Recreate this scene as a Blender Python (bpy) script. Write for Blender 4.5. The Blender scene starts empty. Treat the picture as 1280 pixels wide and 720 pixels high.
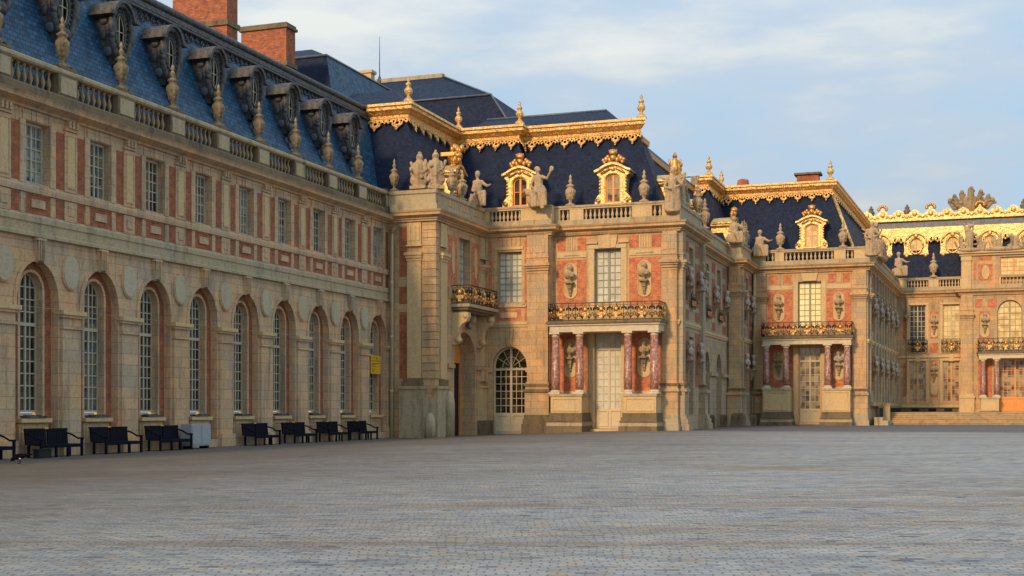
import bpy, bmesh, math, random
from mathutils import Vector, Matrix
from mathutils.geometry import tessellate_polygon
random.seed(7)
R = math.radians
scn = bpy.context.scene
COL = scn.collection
V = Vector

# ------------------------------------------------------------------ materials
def newmat(name):
    m = bpy.data.materials.new(name); m.use_nodes = True
    nt = m.node_tree; nt.nodes.clear()
    out = nt.nodes.new('ShaderNodeOutputMaterial')
    b = nt.nodes.new('ShaderNodeBsdfPrincipled')
    nt.links.new(b.outputs[0], out.inputs[0])
    return m, nt, b
def N(nt, t, **kw):
    n = nt.nodes.new(t)
    for k, v in kw.items():
        if k.startswith('i_'): n.inputs[int(k[2:]) if k[2:].isdigit() else k[2:].replace('_', ' ')].default_value = v
        else: setattr(n, k, v)
    return n
def L(nt, a, b): nt.links.new(a, b)
def coords(nt, flat=False):
    """object coordinates; flat=True gives (x+y, z) so that joints run level on every upright face"""
    tc = N(nt, 'ShaderNodeTexCoord')
    if not flat: return tc.outputs['Object']
    s = N(nt, 'ShaderNodeSeparateXYZ'); L(nt, tc.outputs['Object'], s.inputs[0])
    a = N(nt, 'ShaderNodeMath', operation='ADD'); L(nt, s.outputs[0], a.inputs[0]); L(nt, s.outputs[1], a.inputs[1])
    c = N(nt, 'ShaderNodeCombineXYZ'); L(nt, a.outputs[0], c.inputs[0]); L(nt, s.outputs[2], c.inputs[1])
    return c.outputs[0]
def noise(nt, vec, scale, detail=4, rough=.55):
    n = N(nt, 'ShaderNodeTexNoise'); n.inputs['Scale'].default_value = scale
    n.inputs['Detail'].default_value = detail; n.inputs['Roughness'].default_value = rough
    L(nt, vec, n.inputs['Vector']); return n.outputs['Fac']
def ramp(nt, fac, stops):
    r = N(nt, 'ShaderNodeValToRGB'); e = r.color_ramp.elements
    e[0].position = stops[0][0]; e[0].color = (*stops[0][1], 1)
    e[1].position = stops[-1][0]; e[1].color = (*stops[-1][1], 1)
    for p, c in stops[1:-1]:
        k = e.new(p); k.color = (*c, 1)
    L(nt, fac, r.inputs[0]); return r.outputs[0]
def mix(nt, fac, a, b, mode='MIX'):
    m = N(nt, 'ShaderNodeMix', data_type='RGBA', blend_type=mode)
    for sock, v in ((m.inputs[0], fac), (m.inputs[6], a), (m.inputs[7], b)):
        if hasattr(v, 'is_output'): L(nt, v, sock)
        elif isinstance(v, (int, float)): sock.default_value = v
        else: sock.default_value = (*v, 1)
    return m.outputs[2]
def bump(nt, b, h, strength=.4, dist=.02):
    n = N(nt, 'ShaderNodeBump'); n.inputs['Strength'].default_value = strength; n.inputs['Distance'].default_value = dist
    L(nt, h, n.inputs['Height']); L(nt, n.outputs[0], b.inputs['Normal'])
def gray(nt, fac, lo, hi, a=0., c=1.):
    m = N(nt, 'ShaderNodeMapRange'); m.inputs[1].default_value = a; m.inputs[2].default_value = c
    m.inputs[3].default_value = lo; m.inputs[4].default_value = hi; L(nt, fac, m.inputs[0]); return m.outputs[0]

def stone_mat(name, base, warm, dark, stain=.35, joints=True, bw=.9, bh=.42, moss=0., relief=0., var=.0):
    m, nt, b = newmat(name)
    o = coords(nt); f = coords(nt, True)
    big = noise(nt, o, .55, 5, .6)
    c = mix(nt, gray(nt, big, 0, 1, .35, .65), base, warm)
    fine = noise(nt, o, 9, 5, .65)
    c = mix(nt, .5, c, ramp(nt, fine, [(.25, (.45, .40, .36)), (.55, (1, 1, 1)), (.8, (1.15, 1.12, 1.05))]), 'MULTIPLY')
    h = fine
    if joints:
        br = N(nt, 'ShaderNodeTexBrick'); L(nt, f, br.inputs['Vector'])
        br.inputs['Scale'].default_value = 1; br.inputs['Brick Width'].default_value = bw; br.inputs['Row Height'].default_value = bh
        br.inputs['Mortar Size'].default_value = .012; br.inputs['Bias'].default_value = 0; br.inputs['Mortar Smooth'].default_value = .3
        br.inputs['Color1'].default_value = (1.06, 1.03, .98, 1); br.inputs['Color2'].default_value = (.84, .84, .86, 1); br.inputs['Mortar'].default_value = (.5, .45, .4, 1)
        if var:
            br.inputs['Color1'].default_value = (1.16, 1.02, .86, 1); br.inputs['Color2'].default_value = (.80, .83, .88, 1)
        c = mix(nt, .62 if not var else .8, c, br.outputs['Color'], 'MULTIPLY')
    # rain stains: noise stretched downwards
    mp = N(nt, 'ShaderNodeMapping'); mp.inputs['Scale'].default_value = (1.3, 1.3, .22); L(nt, o, mp.inputs[0])
    st = noise(nt, mp.outputs[0], 1.6, 6, .7)
    c = mix(nt, gray(nt, st, 0, stain, .5, .72), c, dark)
    if moss:
        ms = noise(nt, o, 1.1, 6, .7)
        c = mix(nt, gray(nt, ms, 0, moss, .55, .68), c, (.10, .11, .05))
    L(nt, c, b.inputs['Base Color']); b.inputs['Roughness'].default_value = .85
    b.inputs['Specular IOR Level'].default_value = .25
    if relief: bump(nt, b, noise(nt, o, 7, 4, .6), 1., relief)
    else: bump(nt, b, h, .5, .03)
    return m
def brick_mat(name, c1, c2, mortar):
    m, nt, b = newmat(name); f = coords(nt, True); o = coords(nt)
    br = N(nt, 'ShaderNodeTexBrick'); L(nt, f, br.inputs['Vector'])
    br.inputs['Scale'].default_value = 1; br.inputs['Brick Width'].default_value = .24; br.inputs['Row Height'].default_value = .075
    br.inputs['Mortar Size'].default_value = .008; br.inputs['Bias'].default_value = -.1
    br.inputs['Color1'].default_value = (*c1, 1); br.inputs['Color2'].default_value = (*c2, 1); br.inputs['Mortar'].default_value = (*mortar, 1)
    n = noise(nt, o, 3.5, 6, .75)
    c = mix(nt, .75, br.outputs['Color'], ramp(nt, n, [(.3, (.35, .33, .34)), (.5, (.92, .92, .92)), (.7, (1.4, 1.35, 1.25))]), 'MULTIPLY')
    L(nt, c, b.inputs['Base Color']); b.inputs['Roughness'].default_value = .9
    bump(nt, b, br.outputs['Fac'], -.3, .01)
    return m
def slate_mat(name, c1, c2, rough=.42, rowh=.16, spec=.45):
    m, nt, b = newmat(name); b.inputs['Specular IOR Level'].default_value = spec; f = coords(nt, True); o = coords(nt)
    br = N(nt, 'ShaderNodeTexBrick'); L(nt, f, br.inputs['Vector'])
    br.inputs['Scale'].default_value = 1; br.inputs['Brick Width'].default_value = .26; br.inputs['Row Height'].default_value = rowh
    br.inputs['Mortar Size'].default_value = .02; br.inputs['Bias'].default_value = 0; br.inputs['Mortar Smooth'].default_value = .6
    br.inputs['Color1'].default_value = (*c1, 1); br.inputs['Color2'].default_value = (*c2, 1)
    br.inputs['Mortar'].default_value = (.006, .008, .014, 1)
    n = noise(nt, o, .9, 6, .65)
    c = mix(nt, .6, br.outputs['Color'], ramp(nt, n, [(.3, (.55, .58, .66)), (.7, (1.3, 1.3, 1.3))]), 'MULTIPLY')
    L(nt, c, b.inputs['Base Color'])
    r = gray(nt, noise(nt, o, 5, 3), rough - .1, rough + .16, .3, .7); L(nt, r, b.inputs['Roughness'])
    bump(nt, b, br.outputs['Fac'], -.5, .02)
    return m
def plain_mat(name, col, rough=.6, metal=0., var=.25, scale=6., bmp=.2, spec=.5, dist=.02):
    m, nt, b = newmat(name); o = coords(nt); n = noise(nt, o, scale, 5, .6)
    lo = tuple(x * (1 - var) for x in col); hi = tuple(min(1, x * (1 + var)) for x in col)
    L(nt, ramp(nt, n, [(.3, lo), (.7, hi)]), b.inputs['Base Color'])
    b.inputs['Roughness'].default_value = rough; b.inputs['Metallic'].default_value = metal
    b.inputs['Specular IOR Level'].default_value = spec
    if bmp: bump(nt, b, n, bmp, dist)
    return m
def pane_mat(name, stops, rough=.08, scale=1.4, spec=.6):
    """window glass, reflections and whatever hangs behind it put into the colour; slightly wavy so that each light reflects differently"""
    m, nt, b = newmat(name); o = coords(nt); f = coords(nt, True)
    br = N(nt, 'ShaderNodeTexBrick'); L(nt, f, br.inputs['Vector']); br.offset = 0
    br.inputs['Scale'].default_value = 1; br.inputs['Brick Width'].default_value = .31; br.inputs['Row Height'].default_value = .37
    br.inputs['Mortar Size'].default_value = 0; br.inputs['Color1'].default_value = (0, 0, 0, 1); br.inputs['Color2'].default_value = (1, 1, 1, 1)
    n = noise(nt, o, scale, 3)
    a = N(nt, 'ShaderNodeMath', operation='MULTIPLY_ADD'); L(nt, br.outputs['Color'], a.inputs[0]); a.inputs[1].default_value = .35; L(nt, n, a.inputs[2])
    s = N(nt, 'ShaderNodeMath', operation='SUBTRACT'); L(nt, a.outputs[0], s.inputs[0]); s.inputs[1].default_value = .17
    L(nt, ramp(nt, s.outputs[0], stops), b.inputs['Base Color'])
    b.inputs['Roughness'].default_value = rough; b.inputs['Specular IOR Level'].default_value = spec
    bump(nt, b, noise(nt, o, 2.2, 2), .12, .06)
    return m

M = {}
M['stone'] = stone_mat('limestone', (.53, .40, .235), (.60, .375, .185), (.20, .15, .095), .7, var=1.)
M['stone_plain'] = stone_mat('dressed_limestone', (.60, .45, .24), (.66, .45, .21), (.30, .23, .135), .5, joints=False)
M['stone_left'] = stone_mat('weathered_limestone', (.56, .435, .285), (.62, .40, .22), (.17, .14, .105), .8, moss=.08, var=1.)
M['stone_dark'] = stone_mat('stained_shaded_limestone', (.17, .125, .075), (.23, .165, .09), (.035, .03, .025), .9, joints=False, moss=.3)  # stained stone; on moulding strips it also paints in their shadow
M['stone_grey'] = stone_mat('grey_green_limestone', (.43, .36, .235), (.48, .37, .21), (.14, .12, .08), .75, joints=False, moss=.3)
M['stone_side'] = stone_mat('courtyard_limestone', (.40, .33, .23), (.46, .35, .21), (.17, .15, .12), .7, var=1.)  # greyer copy of the limestone: shade of the side walls put into its colour
M['statue'] = stone_mat('carved_limestone', (.48, .36, .22), (.52, .36, .20), (.12, .09, .06), .9, joints=False, relief=.1)
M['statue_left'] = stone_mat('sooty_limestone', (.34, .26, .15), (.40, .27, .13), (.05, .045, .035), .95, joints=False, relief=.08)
M['medal'] = stone_mat('pale_limestone', (.52, .45, .31), (.48, .40, .26), (.28, .24, .17), .6, joints=False)
M['keydark'] = plain_mat('dark_brown_stone', (.13, .085, .06), .9, 0, .3, 5, .2)
M['brick'] = brick_mat('orange_brick', (.62, .175, .065), (.42, .105, .045), (.52, .30, .17))
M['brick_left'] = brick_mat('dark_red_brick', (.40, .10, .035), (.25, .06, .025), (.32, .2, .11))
M['brick_chimney'] = brick_mat('chimney_brick', (.50, .14, .05), (.26, .07, .03), (.20, .12, .08))
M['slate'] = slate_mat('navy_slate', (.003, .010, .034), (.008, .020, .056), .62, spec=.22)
M['slate_sky'] = slate_mat('sky_sheen_slate', (.006, .05, .105), (.035, .12, .21), .5, .19)  # same slate with the sky's blue reflection on side slopes put into its colour
M['gold'] = plain_mat('gilding', (.84, .50, .19), .46, 1., .3, 4.5, 1., dist=.16)
M['gold_paint'] = plain_mat('gilded_wood', (.84, .56, .22), .45, .85, .25, 5, .9, dist=.1)
M['gold_dark'] = plain_mat('old_gilding', (.66, .34, .10), .5, .9, .3, 6, .5, dist=.05)
M['lead'] = plain_mat('dark_lead', (.085, .08, .075), .6, .2, .7, 6, .9, dist=.05)
M['lead_pale'] = plain_mat('grey_lead', (.12, .13, .15), .5, .3, .3, 3, .3)
M['white_paint'] = plain_mat('cream_paint', (.46, .42, .30), .55, 0, .12, 8, 0)
M['sash'] = plain_mat('grey_sash_paint', (.27, .25, .17), .6, 0, .15, 8, 0)
M['door_paint'] = plain_mat('beige_door_paint', (.58, .47, .29), .5, 0, .1, 5, 0)
M['door_orange'] = plain_mat('orange_varnished_wood', (.72, .28, .055), .35, 0, .1, 5, 0)
M['iron'] = plain_mat('black_iron', (.02, .018, .016), .5, .3, .2, 10, 0)
M['bench'] = plain_mat('midnight_paint', (.004, .005, .011), .75, 0, .2, 10, 0, spec=.15)
def red_marble():
    m, nt, b = newmat('veined_red_marble'); o = coords(nt); n = noise(nt, o, 7, 8, .75)
    L(nt, ramp(nt, n, [(.3, (.10, .035, .025)), (.45, (.29, .12, .08)), (.54, (.34, .165, .12)), (.59, (.58, .46, .36)), (.66, (.31, .14, .10)), (.8, (.16, .055, .04))]), b.inputs['Base Color'])
    b.inputs['Roughness'].default_value = .35; return m
M['marble_red'] = red_marble()
M['marble_white'] = plain_mat('white_marble', (.58, .47, .31), .6, 0, .18, 5, .1)
M['bust_pale'] = plain_mat('pale_bust_marble', (.37, .32, .25), .8, 0, .45, 7, .6, dist=.04)
M['pipe'] = plain_mat('buff_pipe_paint', (.52, .43, .26), .5, 0, .12, 4, 0)
M['cabinet'] = plain_mat('grey_cabinet_paint', (.33, .34, .34), .5, 0, .08, 4, 0)
M['yellow'] = plain_mat('yellow_sign_paint', (.75, .40, .02), .5, 0, .05, 4, 0)
M['ink'] = plain_mat('black_ink', (.03, .02, .01), .6, 0, .05, 4, 0)
M['black'] = plain_mat('black_and_shadow_fill', (.008, .007, .007), .8, 0, .2, 4, 0)  # paints the unlit depth of cowls and vents; also plain black for solid things
M['feather'] = plain_mat('black_feather', (.003, .003, .005), .9, 0, .3, 30, .2, spec=.1)
M['white_feather'] = plain_mat('white_feather', (.6, .6, .62), .7, 0, .1, 30, .2)
M['glass'] = pane_mat('dark_glass', [(.25, (.008, .007, .006)), (.5, (.045, .030, .020)), (.75, (.12, .085, .05))], spec=.3)
M['glass_sky'] = pane_mat('curtained_glass', [(.25, (.02, .025, .04)), (.42, (.10, .12, .14)), (.56, (.24, .21, .13)), (.7, (.07, .045, .03)), (.85, (.03, .02, .02))], spec=.35)
M['glass_curtain'] = pane_mat('white_curtain_glass', [(.25, (.05, .06, .08)), (.45, (.22, .22, .20)), (.6, (.38, .37, .31)), (.8, (.12, .10, .08))], spec=.35)
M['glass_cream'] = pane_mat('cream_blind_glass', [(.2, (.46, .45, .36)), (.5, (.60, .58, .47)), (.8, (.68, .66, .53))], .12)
M['glass_gold'] = pane_mat('sunrise_tinted_glass', [(.2, (.50, .32, .11)), (.5, (.72, .52, .20)), (.8, (.82, .68, .34))], .1)  # reflected sunrise painted into the pane colour
M['glass_bright'] = pane_mat('bright_sunrise_tinted_glass', [(.2, (.85, .68, .26)), (.5, (.9, .78, .38)), (.8, (.95, .88, .55))], .1)  # brighter panes, the sunrise reflection again part of the base colour
M['glass_mixed'] = pane_mat('mixed_glass', [(.2, (.03, .02, .012)), (.4, (.14, .09, .04)), (.55, (.36, .25, .11)), (.8, (.38, .36, .25))], .08)  # lighter tones paint cloudy reflections into the panes
MATS = list(M.keys())

# ------------------------------------------------------------------ mesh builder
class Fr:
    def __init__(s, O, S, Nn, U=(0, 0, 1)): s.O = V(O); s.S = V(S).normalized(); s.N = V(Nn).normalized(); s.U = V(U).normalized()
    def p(s, a, z, d=0.): return s.O + s.S * a + s.U * z + s.N * d
def FY(Y): return Fr((0, Y, 0), (1, 0, 0), (0, -1, 0))      # faces -Y, s = world x
def FX(X): return Fr((X, 0, 0), (0, 1, 0), (1, 0, 0))       # faces +X, s = world y

def arch_poly(s0, s1, z0, zs, zt, n=14):
    c, r = (s0 + s1) / 2, (s1 - s0) / 2
    pts = [(s0, z0), (s1, z0)]
    for i in range(n + 1):
        a = math.pi * i / n
        pts.append((c + r * math.cos(a), zs + (zt - zs) * math.sin(a)))
    return pts
def rect(s0, s1, z0, z1): return [(s0, z0), (s1, z0), (s1, z1), (s0, z1)]
def ell(c, z, a, b, n=20): return [(c + a * math.cos(2 * math.pi * i / n), z + b * math.sin(2 * math.pi * i / n)) for i in range(n)]

class MB:
    def __init__(s): s.v = []; s.f = []; s.m = []; s.ms = []; s.sm = []
    def mi(s, m):
        if m not in s.ms: s.ms.append(m)
        return s.ms.index(m)
    def add(s, vs, fs, m, smooth=False):
        b = len(s.v); s.v += [V(v) for v in vs]; k = s.mi(m)
        for f in fs: s.f.append([b + i for i in f]); s.m.append(k); s.sm.append(smooth)
        return s
    def box(s, fr, s0, s1, z0, z1, d0, d1, m):
        vs = [fr.p(a, z, d) for d in (d0, d1) for a, z in ((s0, z0), (s1, z0), (s1, z1), (s0, z1))]
        return s.add(vs, [(3, 2, 1, 0), (4, 5, 6, 7), (0, 1, 5, 4), (1, 2, 6, 5), (2, 3, 7, 6), (3, 0, 4, 7)], m)
    def plate(s, fr, outer, holes, d0, d1, m, back=False, edge=None, oe=True):
        loops = [outer] + list(holes)
        tri = tessellate_polygon([[V((a, z, 0)) for a, z in lp] for lp in loops])
        flat = [q for lp in loops for q in lp]
        s.add([fr.p(a, z, d1) for a, z in flat], [tuple(t) for t in tri], m)
        if back: s.add([fr.p(a, z, d0) for a, z in flat], [tuple(t) for t in tri], m)
        if abs(d1 - d0) > 1e-6:
            for lp in (loops if oe else loops[1:]):
                n = len(lp)
                vs = [fr.p(a, z, d1) for a, z in lp] + [fr.p(a, z, d0) for a, z in lp]
                s.add(vs, [(i, (i + 1) % n, n + (i + 1) % n, n + i) for i in range(n)], edge or m)
        return s
    def lathe(s, c, prof, m, n=12, sq=False, smooth=True, axis=None):
        c = V(c); k0 = len(prof); vs = []
        for r, z in prof:
            for i in range(n):
                a = 2 * math.pi * i / n + (math.pi / n if sq else 0)
                vs.append(c + V((r * math.cos(a), r * math.sin(a), z)))
        fs = [(j * n + i, j * n + (i + 1) % n, (j + 1) * n + (i + 1) % n, (j + 1) * n + i) for j in range(k0 - 1) for i in range(n)]
        fs += [tuple(range(n))[::-1], tuple((k0 - 1) * n + i for i in range(n))]
        return s.add(vs, fs, m, smooth)
    def tube(s, pts, r, m, n=8, smooth=True):
        pts = [V(p) for p in pts]; vs = []; rr = r if isinstance(r, (list, tuple)) else [r] * len(pts)
        for i, p in enumerate(pts):
            d = (pts[min(i + 1, len(pts) - 1)] - pts[max(i - 1, 0)]).normalized()
            a = d.cross(V((0, 0, 1)) if abs(d.z) < .9 else V((1, 0, 0))).normalized(); b = d.cross(a)
            for k in range(n):
                t = 2 * math.pi * k / n
                vs.append(p + (a * math.cos(t) + b * math.sin(t)) * rr[i])
        fs = [(j * n + i, j * n + (i + 1) % n, (j + 1) * n + (i + 1) % n, (j + 1) * n + i) for j in range(len(pts) - 1) for i in range(n)]
        fs += [tuple(range(n))[::-1], tuple((len(pts) - 1) * n + i for i in range(n))]
        return s.add(vs, fs, m, smooth)
    def ball(s, c, r, m, nu=12, nv=8, rot=None):
        c = V(c); r = r if isinstance(r, (list, tuple)) else (r, r, r); vs = []
        for j in range(1, nv):
            ph = math.pi * j / nv
            for i in range(nu):
                t = 2 * math.pi * i / nu
                vs.append(V((r[0] * math.sin(ph) * math.cos(t), r[1] * math.sin(ph) * math.sin(t), r[2] * math.cos(ph))))
        vs += [V((0, 0, r[2])), V((0, 0, -r[2]))]
        if rot: vs = [rot @ v for v in vs]
        vs = [v + c for v in vs]; T = len(vs) - 2; B = T + 1
        fs = [(j * nu + i, (j + 1) * nu + i, (j + 1) * nu + (i + 1) % nu, j * nu + (i + 1) % nu) for j in range(nv - 2) for i in range(nu)]
        fs += [(T, i, (i + 1) % nu) for i in range(nu)] + [(B, (nv - 2) * nu + (i + 1) % nu, (nv - 2) * nu + i) for i in range(nu)]
        return s.add(vs, fs, m, True)
    def sweep(s, off, i0, i1, prof, m, closed=True, caps=True):
        """prof: (d outwards, z) ; off(i,d) gives the mitred plan point"""
        n = len(prof); vs = [V((*off(i, d), z)) for i in range(i0, i1 + 1) for d, z in prof]
        fs = []
        for i in range(i1 - i0):
            for k in range(n if closed else n - 1):
                k2 = (k + 1) % n
                fs.append((i * n + k, (i + 1) * n + k, (i + 1) * n + k2, i * n + k2))
        if closed and caps: fs += [tuple(range(n)), tuple((i1 - i0) * n + k for k in range(n))[::-1]]
        return s.add(vs, fs, m)
    def build(s, name, parent=None, origin=None):
        me = bpy.data.meshes.new(name)
        o0 = V(origin) if origin else V((0, 0, 0))
        me.from_pydata([tuple(v - o0) for v in s.v], [], s.f)
        for k in s.ms: me.materials.append(M[k])
        for p, k, sm in zip(me.polygons, s.m, s.sm): p.material_index = k; p.use_smooth = sm
        bm = bmesh.new(); bm.from_mesh(me); bmesh.ops.recalc_face_normals(bm, faces=bm.faces); bm.to_mesh(me); bm.free()
        return link(name, me, parent, o0)
def base_of(o): return o.get('_b', (0, 0, 0))
WORLD = {}
def link(name, me, parent=None, pos=(0, 0, 0)):
    o = bpy.data.objects.new(name, me); COL.objects.link(o)
    p = V(pos)
    if parent: o.parent = parent; o.location = p - WORLD[parent.name]
    else: o.location = p
    WORLD[o.name] = p
    return o
def thing(name, label, cat, loc=(0, 0, 0), group=None):
    o = bpy.data.objects.new(name, None); COL.objects.link(o); o.empty_display_size = .3
    o.location = loc; WORLD[o.name] = V(loc); return tag(o, label, cat, group)
def tag(o, label, cat, group=None):
    o['label'] = label; o['category'] = cat
    if group: o['group'] = group
    return o
def copy_tree(o, loc=None, parent=None, rz=None):
    c = o.copy(); COL.objects.link(c)
    if parent: c.parent = parent
    if loc is not None: c.location = loc
    if rz is not None: c.rotation_euler = (0, 0, rz)
    WORLD[c.name] = V(c.location) + (WORLD[parent.name] if parent else V((0, 0, 0)))
    for ch in [x for x in o.children]: copy_tree(ch, parent=c)
    return c
def remeshed(mb, voxel, smooth=4):
    """weld a pile of solids into one continuous carved surface"""
    me = bpy.data.meshes.new('t'); me.from_pydata([tuple(v) for v in mb.v], [], mb.f)
    ob = bpy.data.objects.new('t', me); COL.objects.link(ob)
    r = ob.modifiers.new('r', 'REMESH'); r.mode = 'VOXEL'; r.voxel_size = voxel; r.use_smooth_shade = True
    sm = ob.modifiers.new('s', 'SMOOTH'); sm.iterations = max(1, smooth - 2); sm.factor = .4
    dg = bpy.context.evaluated_depsgraph_get(); ev = ob.evaluated_get(dg)
    out = bpy.data.meshes.new_from_object(ev)
    bpy.data.objects.remove(ob); bpy.data.meshes.remove(me)
    for p in out.polygons: p.use_smooth = True
    return out

# ------------------------------------------------------------------ plan of the palace
PATH = [(-30.1, 8), (-30.1, 64.7), (-27.3, 64.7), (-27.3, 72.3), (-23.15, 72.3), (-23.15, 73.1), (-15.6, 73.1), (-15.6, 80.2),
        (-16.3, 80.2), (-16.3, 93.4), (-15.3, 93.4), (-15.3, 98.7), (-6.75, 98.7), (-5.8, 124.2), (-.3, 124.2), (-.3, 123.7), (14, 123.7)]
def off(i, d):
    p = V(PATH[i]); ns = []
    for a, b in ((i - 1, i), (i, i + 1)):
        if a >= 0 and b < len(PATH):
            t = (V(PATH[b]) - V(PATH[a])).normalized(); ns.append(V((t.y, -t.x)))
    n = ns[0] if len(ns) == 1 else (ns[0] + ns[1]) / (1 + ns[0].dot(ns[1]))
    q = p + n * d
    return (q.x, q.y)
def seg_frame(i, d=0.):
    a, b = V(PATH[i]), V(PATH[i + 1]); t = (b - a).normalized(); n = V((t.y, -t.x))
    return Fr((a.x + n.x * d, a.y + n.y * d, 0), (t.x, t.y, 0), (n.x, n.y, 0)), (b - a).length

def gz(x, y):
    ax = min(1, max(0, (-x - 16) / 12)) * .75; ay = min(1, max(0, (58 - y) / 42))
    ax = ax * ax * (3 - 2 * ax); ay = ay * ay * (3 - 2 * ay)
    return -.40 * (1 - (1 - ax) * (1 - ay))

# ------------------------------------------------------------------ ground
def make_ground():
    xs = [-300, -150, -80, -50, -40] + [-34 + 2 * i for i in range(27)] + [24, 32, 45, 80, 150, 300]
    ys = [-300, -150, -60, -30] + [-20 + 2.5 * i for i in range(52)] + [115, 125, 140, 180, 300, 500]
    vs = [(x, y, gz(x, y)) for y in ys for x in xs]; n = len(xs)
    fs = [(j * n + i, j * n + i + 1, (j + 1) * n + i + 1, (j + 1) * n + i) for j in range(len(ys) - 1) for i in range(n - 1)]
    m, nt, b = newmat('courtyard_setts'); o = coords(nt)
    mp = N(nt, 'ShaderNodeMapping'); mp.inputs['Rotation'].default_value = (0, 0, R(-19.5)); L(nt, o, mp.inputs[0])
    wob = N(nt, 'ShaderNodeTexNoise'); wob.inputs['Scale'].default_value = .8; wob.inputs['Detail'].default_value = 4; L(nt, mp.outputs[0], wob.inputs['Vector'])
    ad = N(nt, 'ShaderNodeVectorMath', operation='MULTIPLY_ADD'); L(nt, wob.outputs['Color'], ad.inputs[0]); ad.inputs[1].default_value = (.5, .3, 0); L(nt, mp.outputs[0], ad.inputs[2])
    br = N(nt, 'ShaderNodeTexBrick'); L(nt, ad.outputs[0], br.inputs['Vector'])
    br.inputs['Scale'].default_value = 1; br.inputs['Brick Width'].default_value = .21; br.inputs['Row Height'].default_value = .135
    br.inputs['Mortar Size'].default_value = .011; br.inputs['Mortar Smooth'].default_value = .4; br.inputs['Bias'].default_value = 0
    br.inputs['Color1'].default_value = (0, 0, 0, 1); br.inputs['Color2'].default_value = (1, 1, 1, 1); br.inputs['Mortar'].default_value = (.5, .5, .5, 1)
    br2 = N(nt, 'ShaderNodeTexBrick'); L(nt, ad.outputs[0], br2.inputs['Vector']); br2.inputs['Scale'].default_value = 1
    for k, v in (('Brick Width', .42), ('Row Height', .27), ('Mortar Size', 0), ('Bias', -.2)): br2.inputs[k].default_value = v
    br2.inputs['Color1'].default_value = (0, 0, 0, 1); br2.inputs['Color2'].default_value = (1, 1, 1, 1)
    # per-stone colours
    stone = ramp(nt, br.outputs['Color'], [(0, (.10, .11, .13)), (.06, (.27, .28, .285)), (.4, (.325, .332, .33)), (.75, (.36, .36, .345)), (.93, (.38, .355, .305)), (1, (.37, .27, .16))])
    c = mix(nt, .35, stone, ramp(nt, br2.outputs['Color'], [(0, (.80, .80, .80)), (.8, (1, 1, 1)), (1, (1.1, 1.06, 1.0))]), 'MULTIPLY')
    # tan drifts of dust and wear lying across the court, browner towards the walls
    stv = N(nt, 'ShaderNodeMapping'); stv.inputs['Scale'].default_value = (.09, .42, 1); L(nt, mp.outputs[0], stv.inputs[0])
    dr = noise(nt, stv.outputs[0], 1, 7, .7)
    c = mix(nt, gray(nt, dr, 0, .75, .5, .66), c, (.25, .185, .115))
    sp = noise(nt, mp.outputs[0], .12, 4, .6)
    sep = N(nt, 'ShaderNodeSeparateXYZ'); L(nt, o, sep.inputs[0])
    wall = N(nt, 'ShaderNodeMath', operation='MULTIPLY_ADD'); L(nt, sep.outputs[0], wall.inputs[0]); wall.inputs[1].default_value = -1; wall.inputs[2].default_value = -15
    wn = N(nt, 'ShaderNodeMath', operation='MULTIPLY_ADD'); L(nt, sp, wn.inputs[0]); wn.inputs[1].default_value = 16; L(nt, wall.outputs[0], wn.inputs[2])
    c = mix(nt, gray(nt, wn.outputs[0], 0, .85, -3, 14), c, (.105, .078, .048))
    st2 = N(nt, 'ShaderNodeMapping'); st2.inputs['Scale'].default_value = (.55, 3.2, 1); L(nt, mp.outputs[0], st2.inputs[0])
    c = mix(nt, .8, c, ramp(nt, noise(nt, st2.outputs[0], 1, 6, .75), [(.28, (.42, .42, .45)), (.42, (.85, .85, .87)), (.58, (1.08, 1.05, 1.0)), (.72, (1.32, 1.18, .98))]), 'MULTIPLY')
    st3 = N(nt, 'ShaderNodeMapping'); st3.inputs['Scale'].default_value = (1.1, 2.0, 1); L(nt, mp.outputs[0], st3.inputs[0])
    c = mix(nt, .7, c, ramp(nt, noise(nt, st3.outputs[0], 1.3, 5, .8), [(.3, (.5, .48, .5)), (.5, (1, 1, 1)), (.7, (1.35, 1.28, 1.12))]), 'MULTIPLY')
    # darker strip before the far pavilions: wet setts' reflection banding painted as colour
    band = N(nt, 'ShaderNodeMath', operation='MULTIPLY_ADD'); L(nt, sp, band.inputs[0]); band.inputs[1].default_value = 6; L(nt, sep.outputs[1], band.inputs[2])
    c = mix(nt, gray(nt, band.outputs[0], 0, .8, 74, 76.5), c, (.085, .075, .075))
    mort = gray(nt, br.outputs['Fac'], 0, .65)
    c = mix(nt, mort, c, (.075, .07, .065))
    L(nt, c, b.inputs['Base Color'])
    rr = gray(nt, dr, .6, .85, .35, .6); L(nt, rr, b.inputs['Roughness'])
    hh = N(nt, 'ShaderNodeMath', operation='MULTIPLY_ADD'); L(nt, br.outputs['Fac'], hh.inputs[0]); hh.inputs[1].default_value = -1
    L(nt, noise(nt, o, 14, 4), hh.inputs[2]); bump(nt, b, hh.outputs[0], .9, .035)
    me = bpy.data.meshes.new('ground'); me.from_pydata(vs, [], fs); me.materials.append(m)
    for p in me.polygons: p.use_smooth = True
    g = bpy.data.objects.new('ground', me); COL.objects.link(g); g['kind'] = 'structure'
make_ground()

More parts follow.
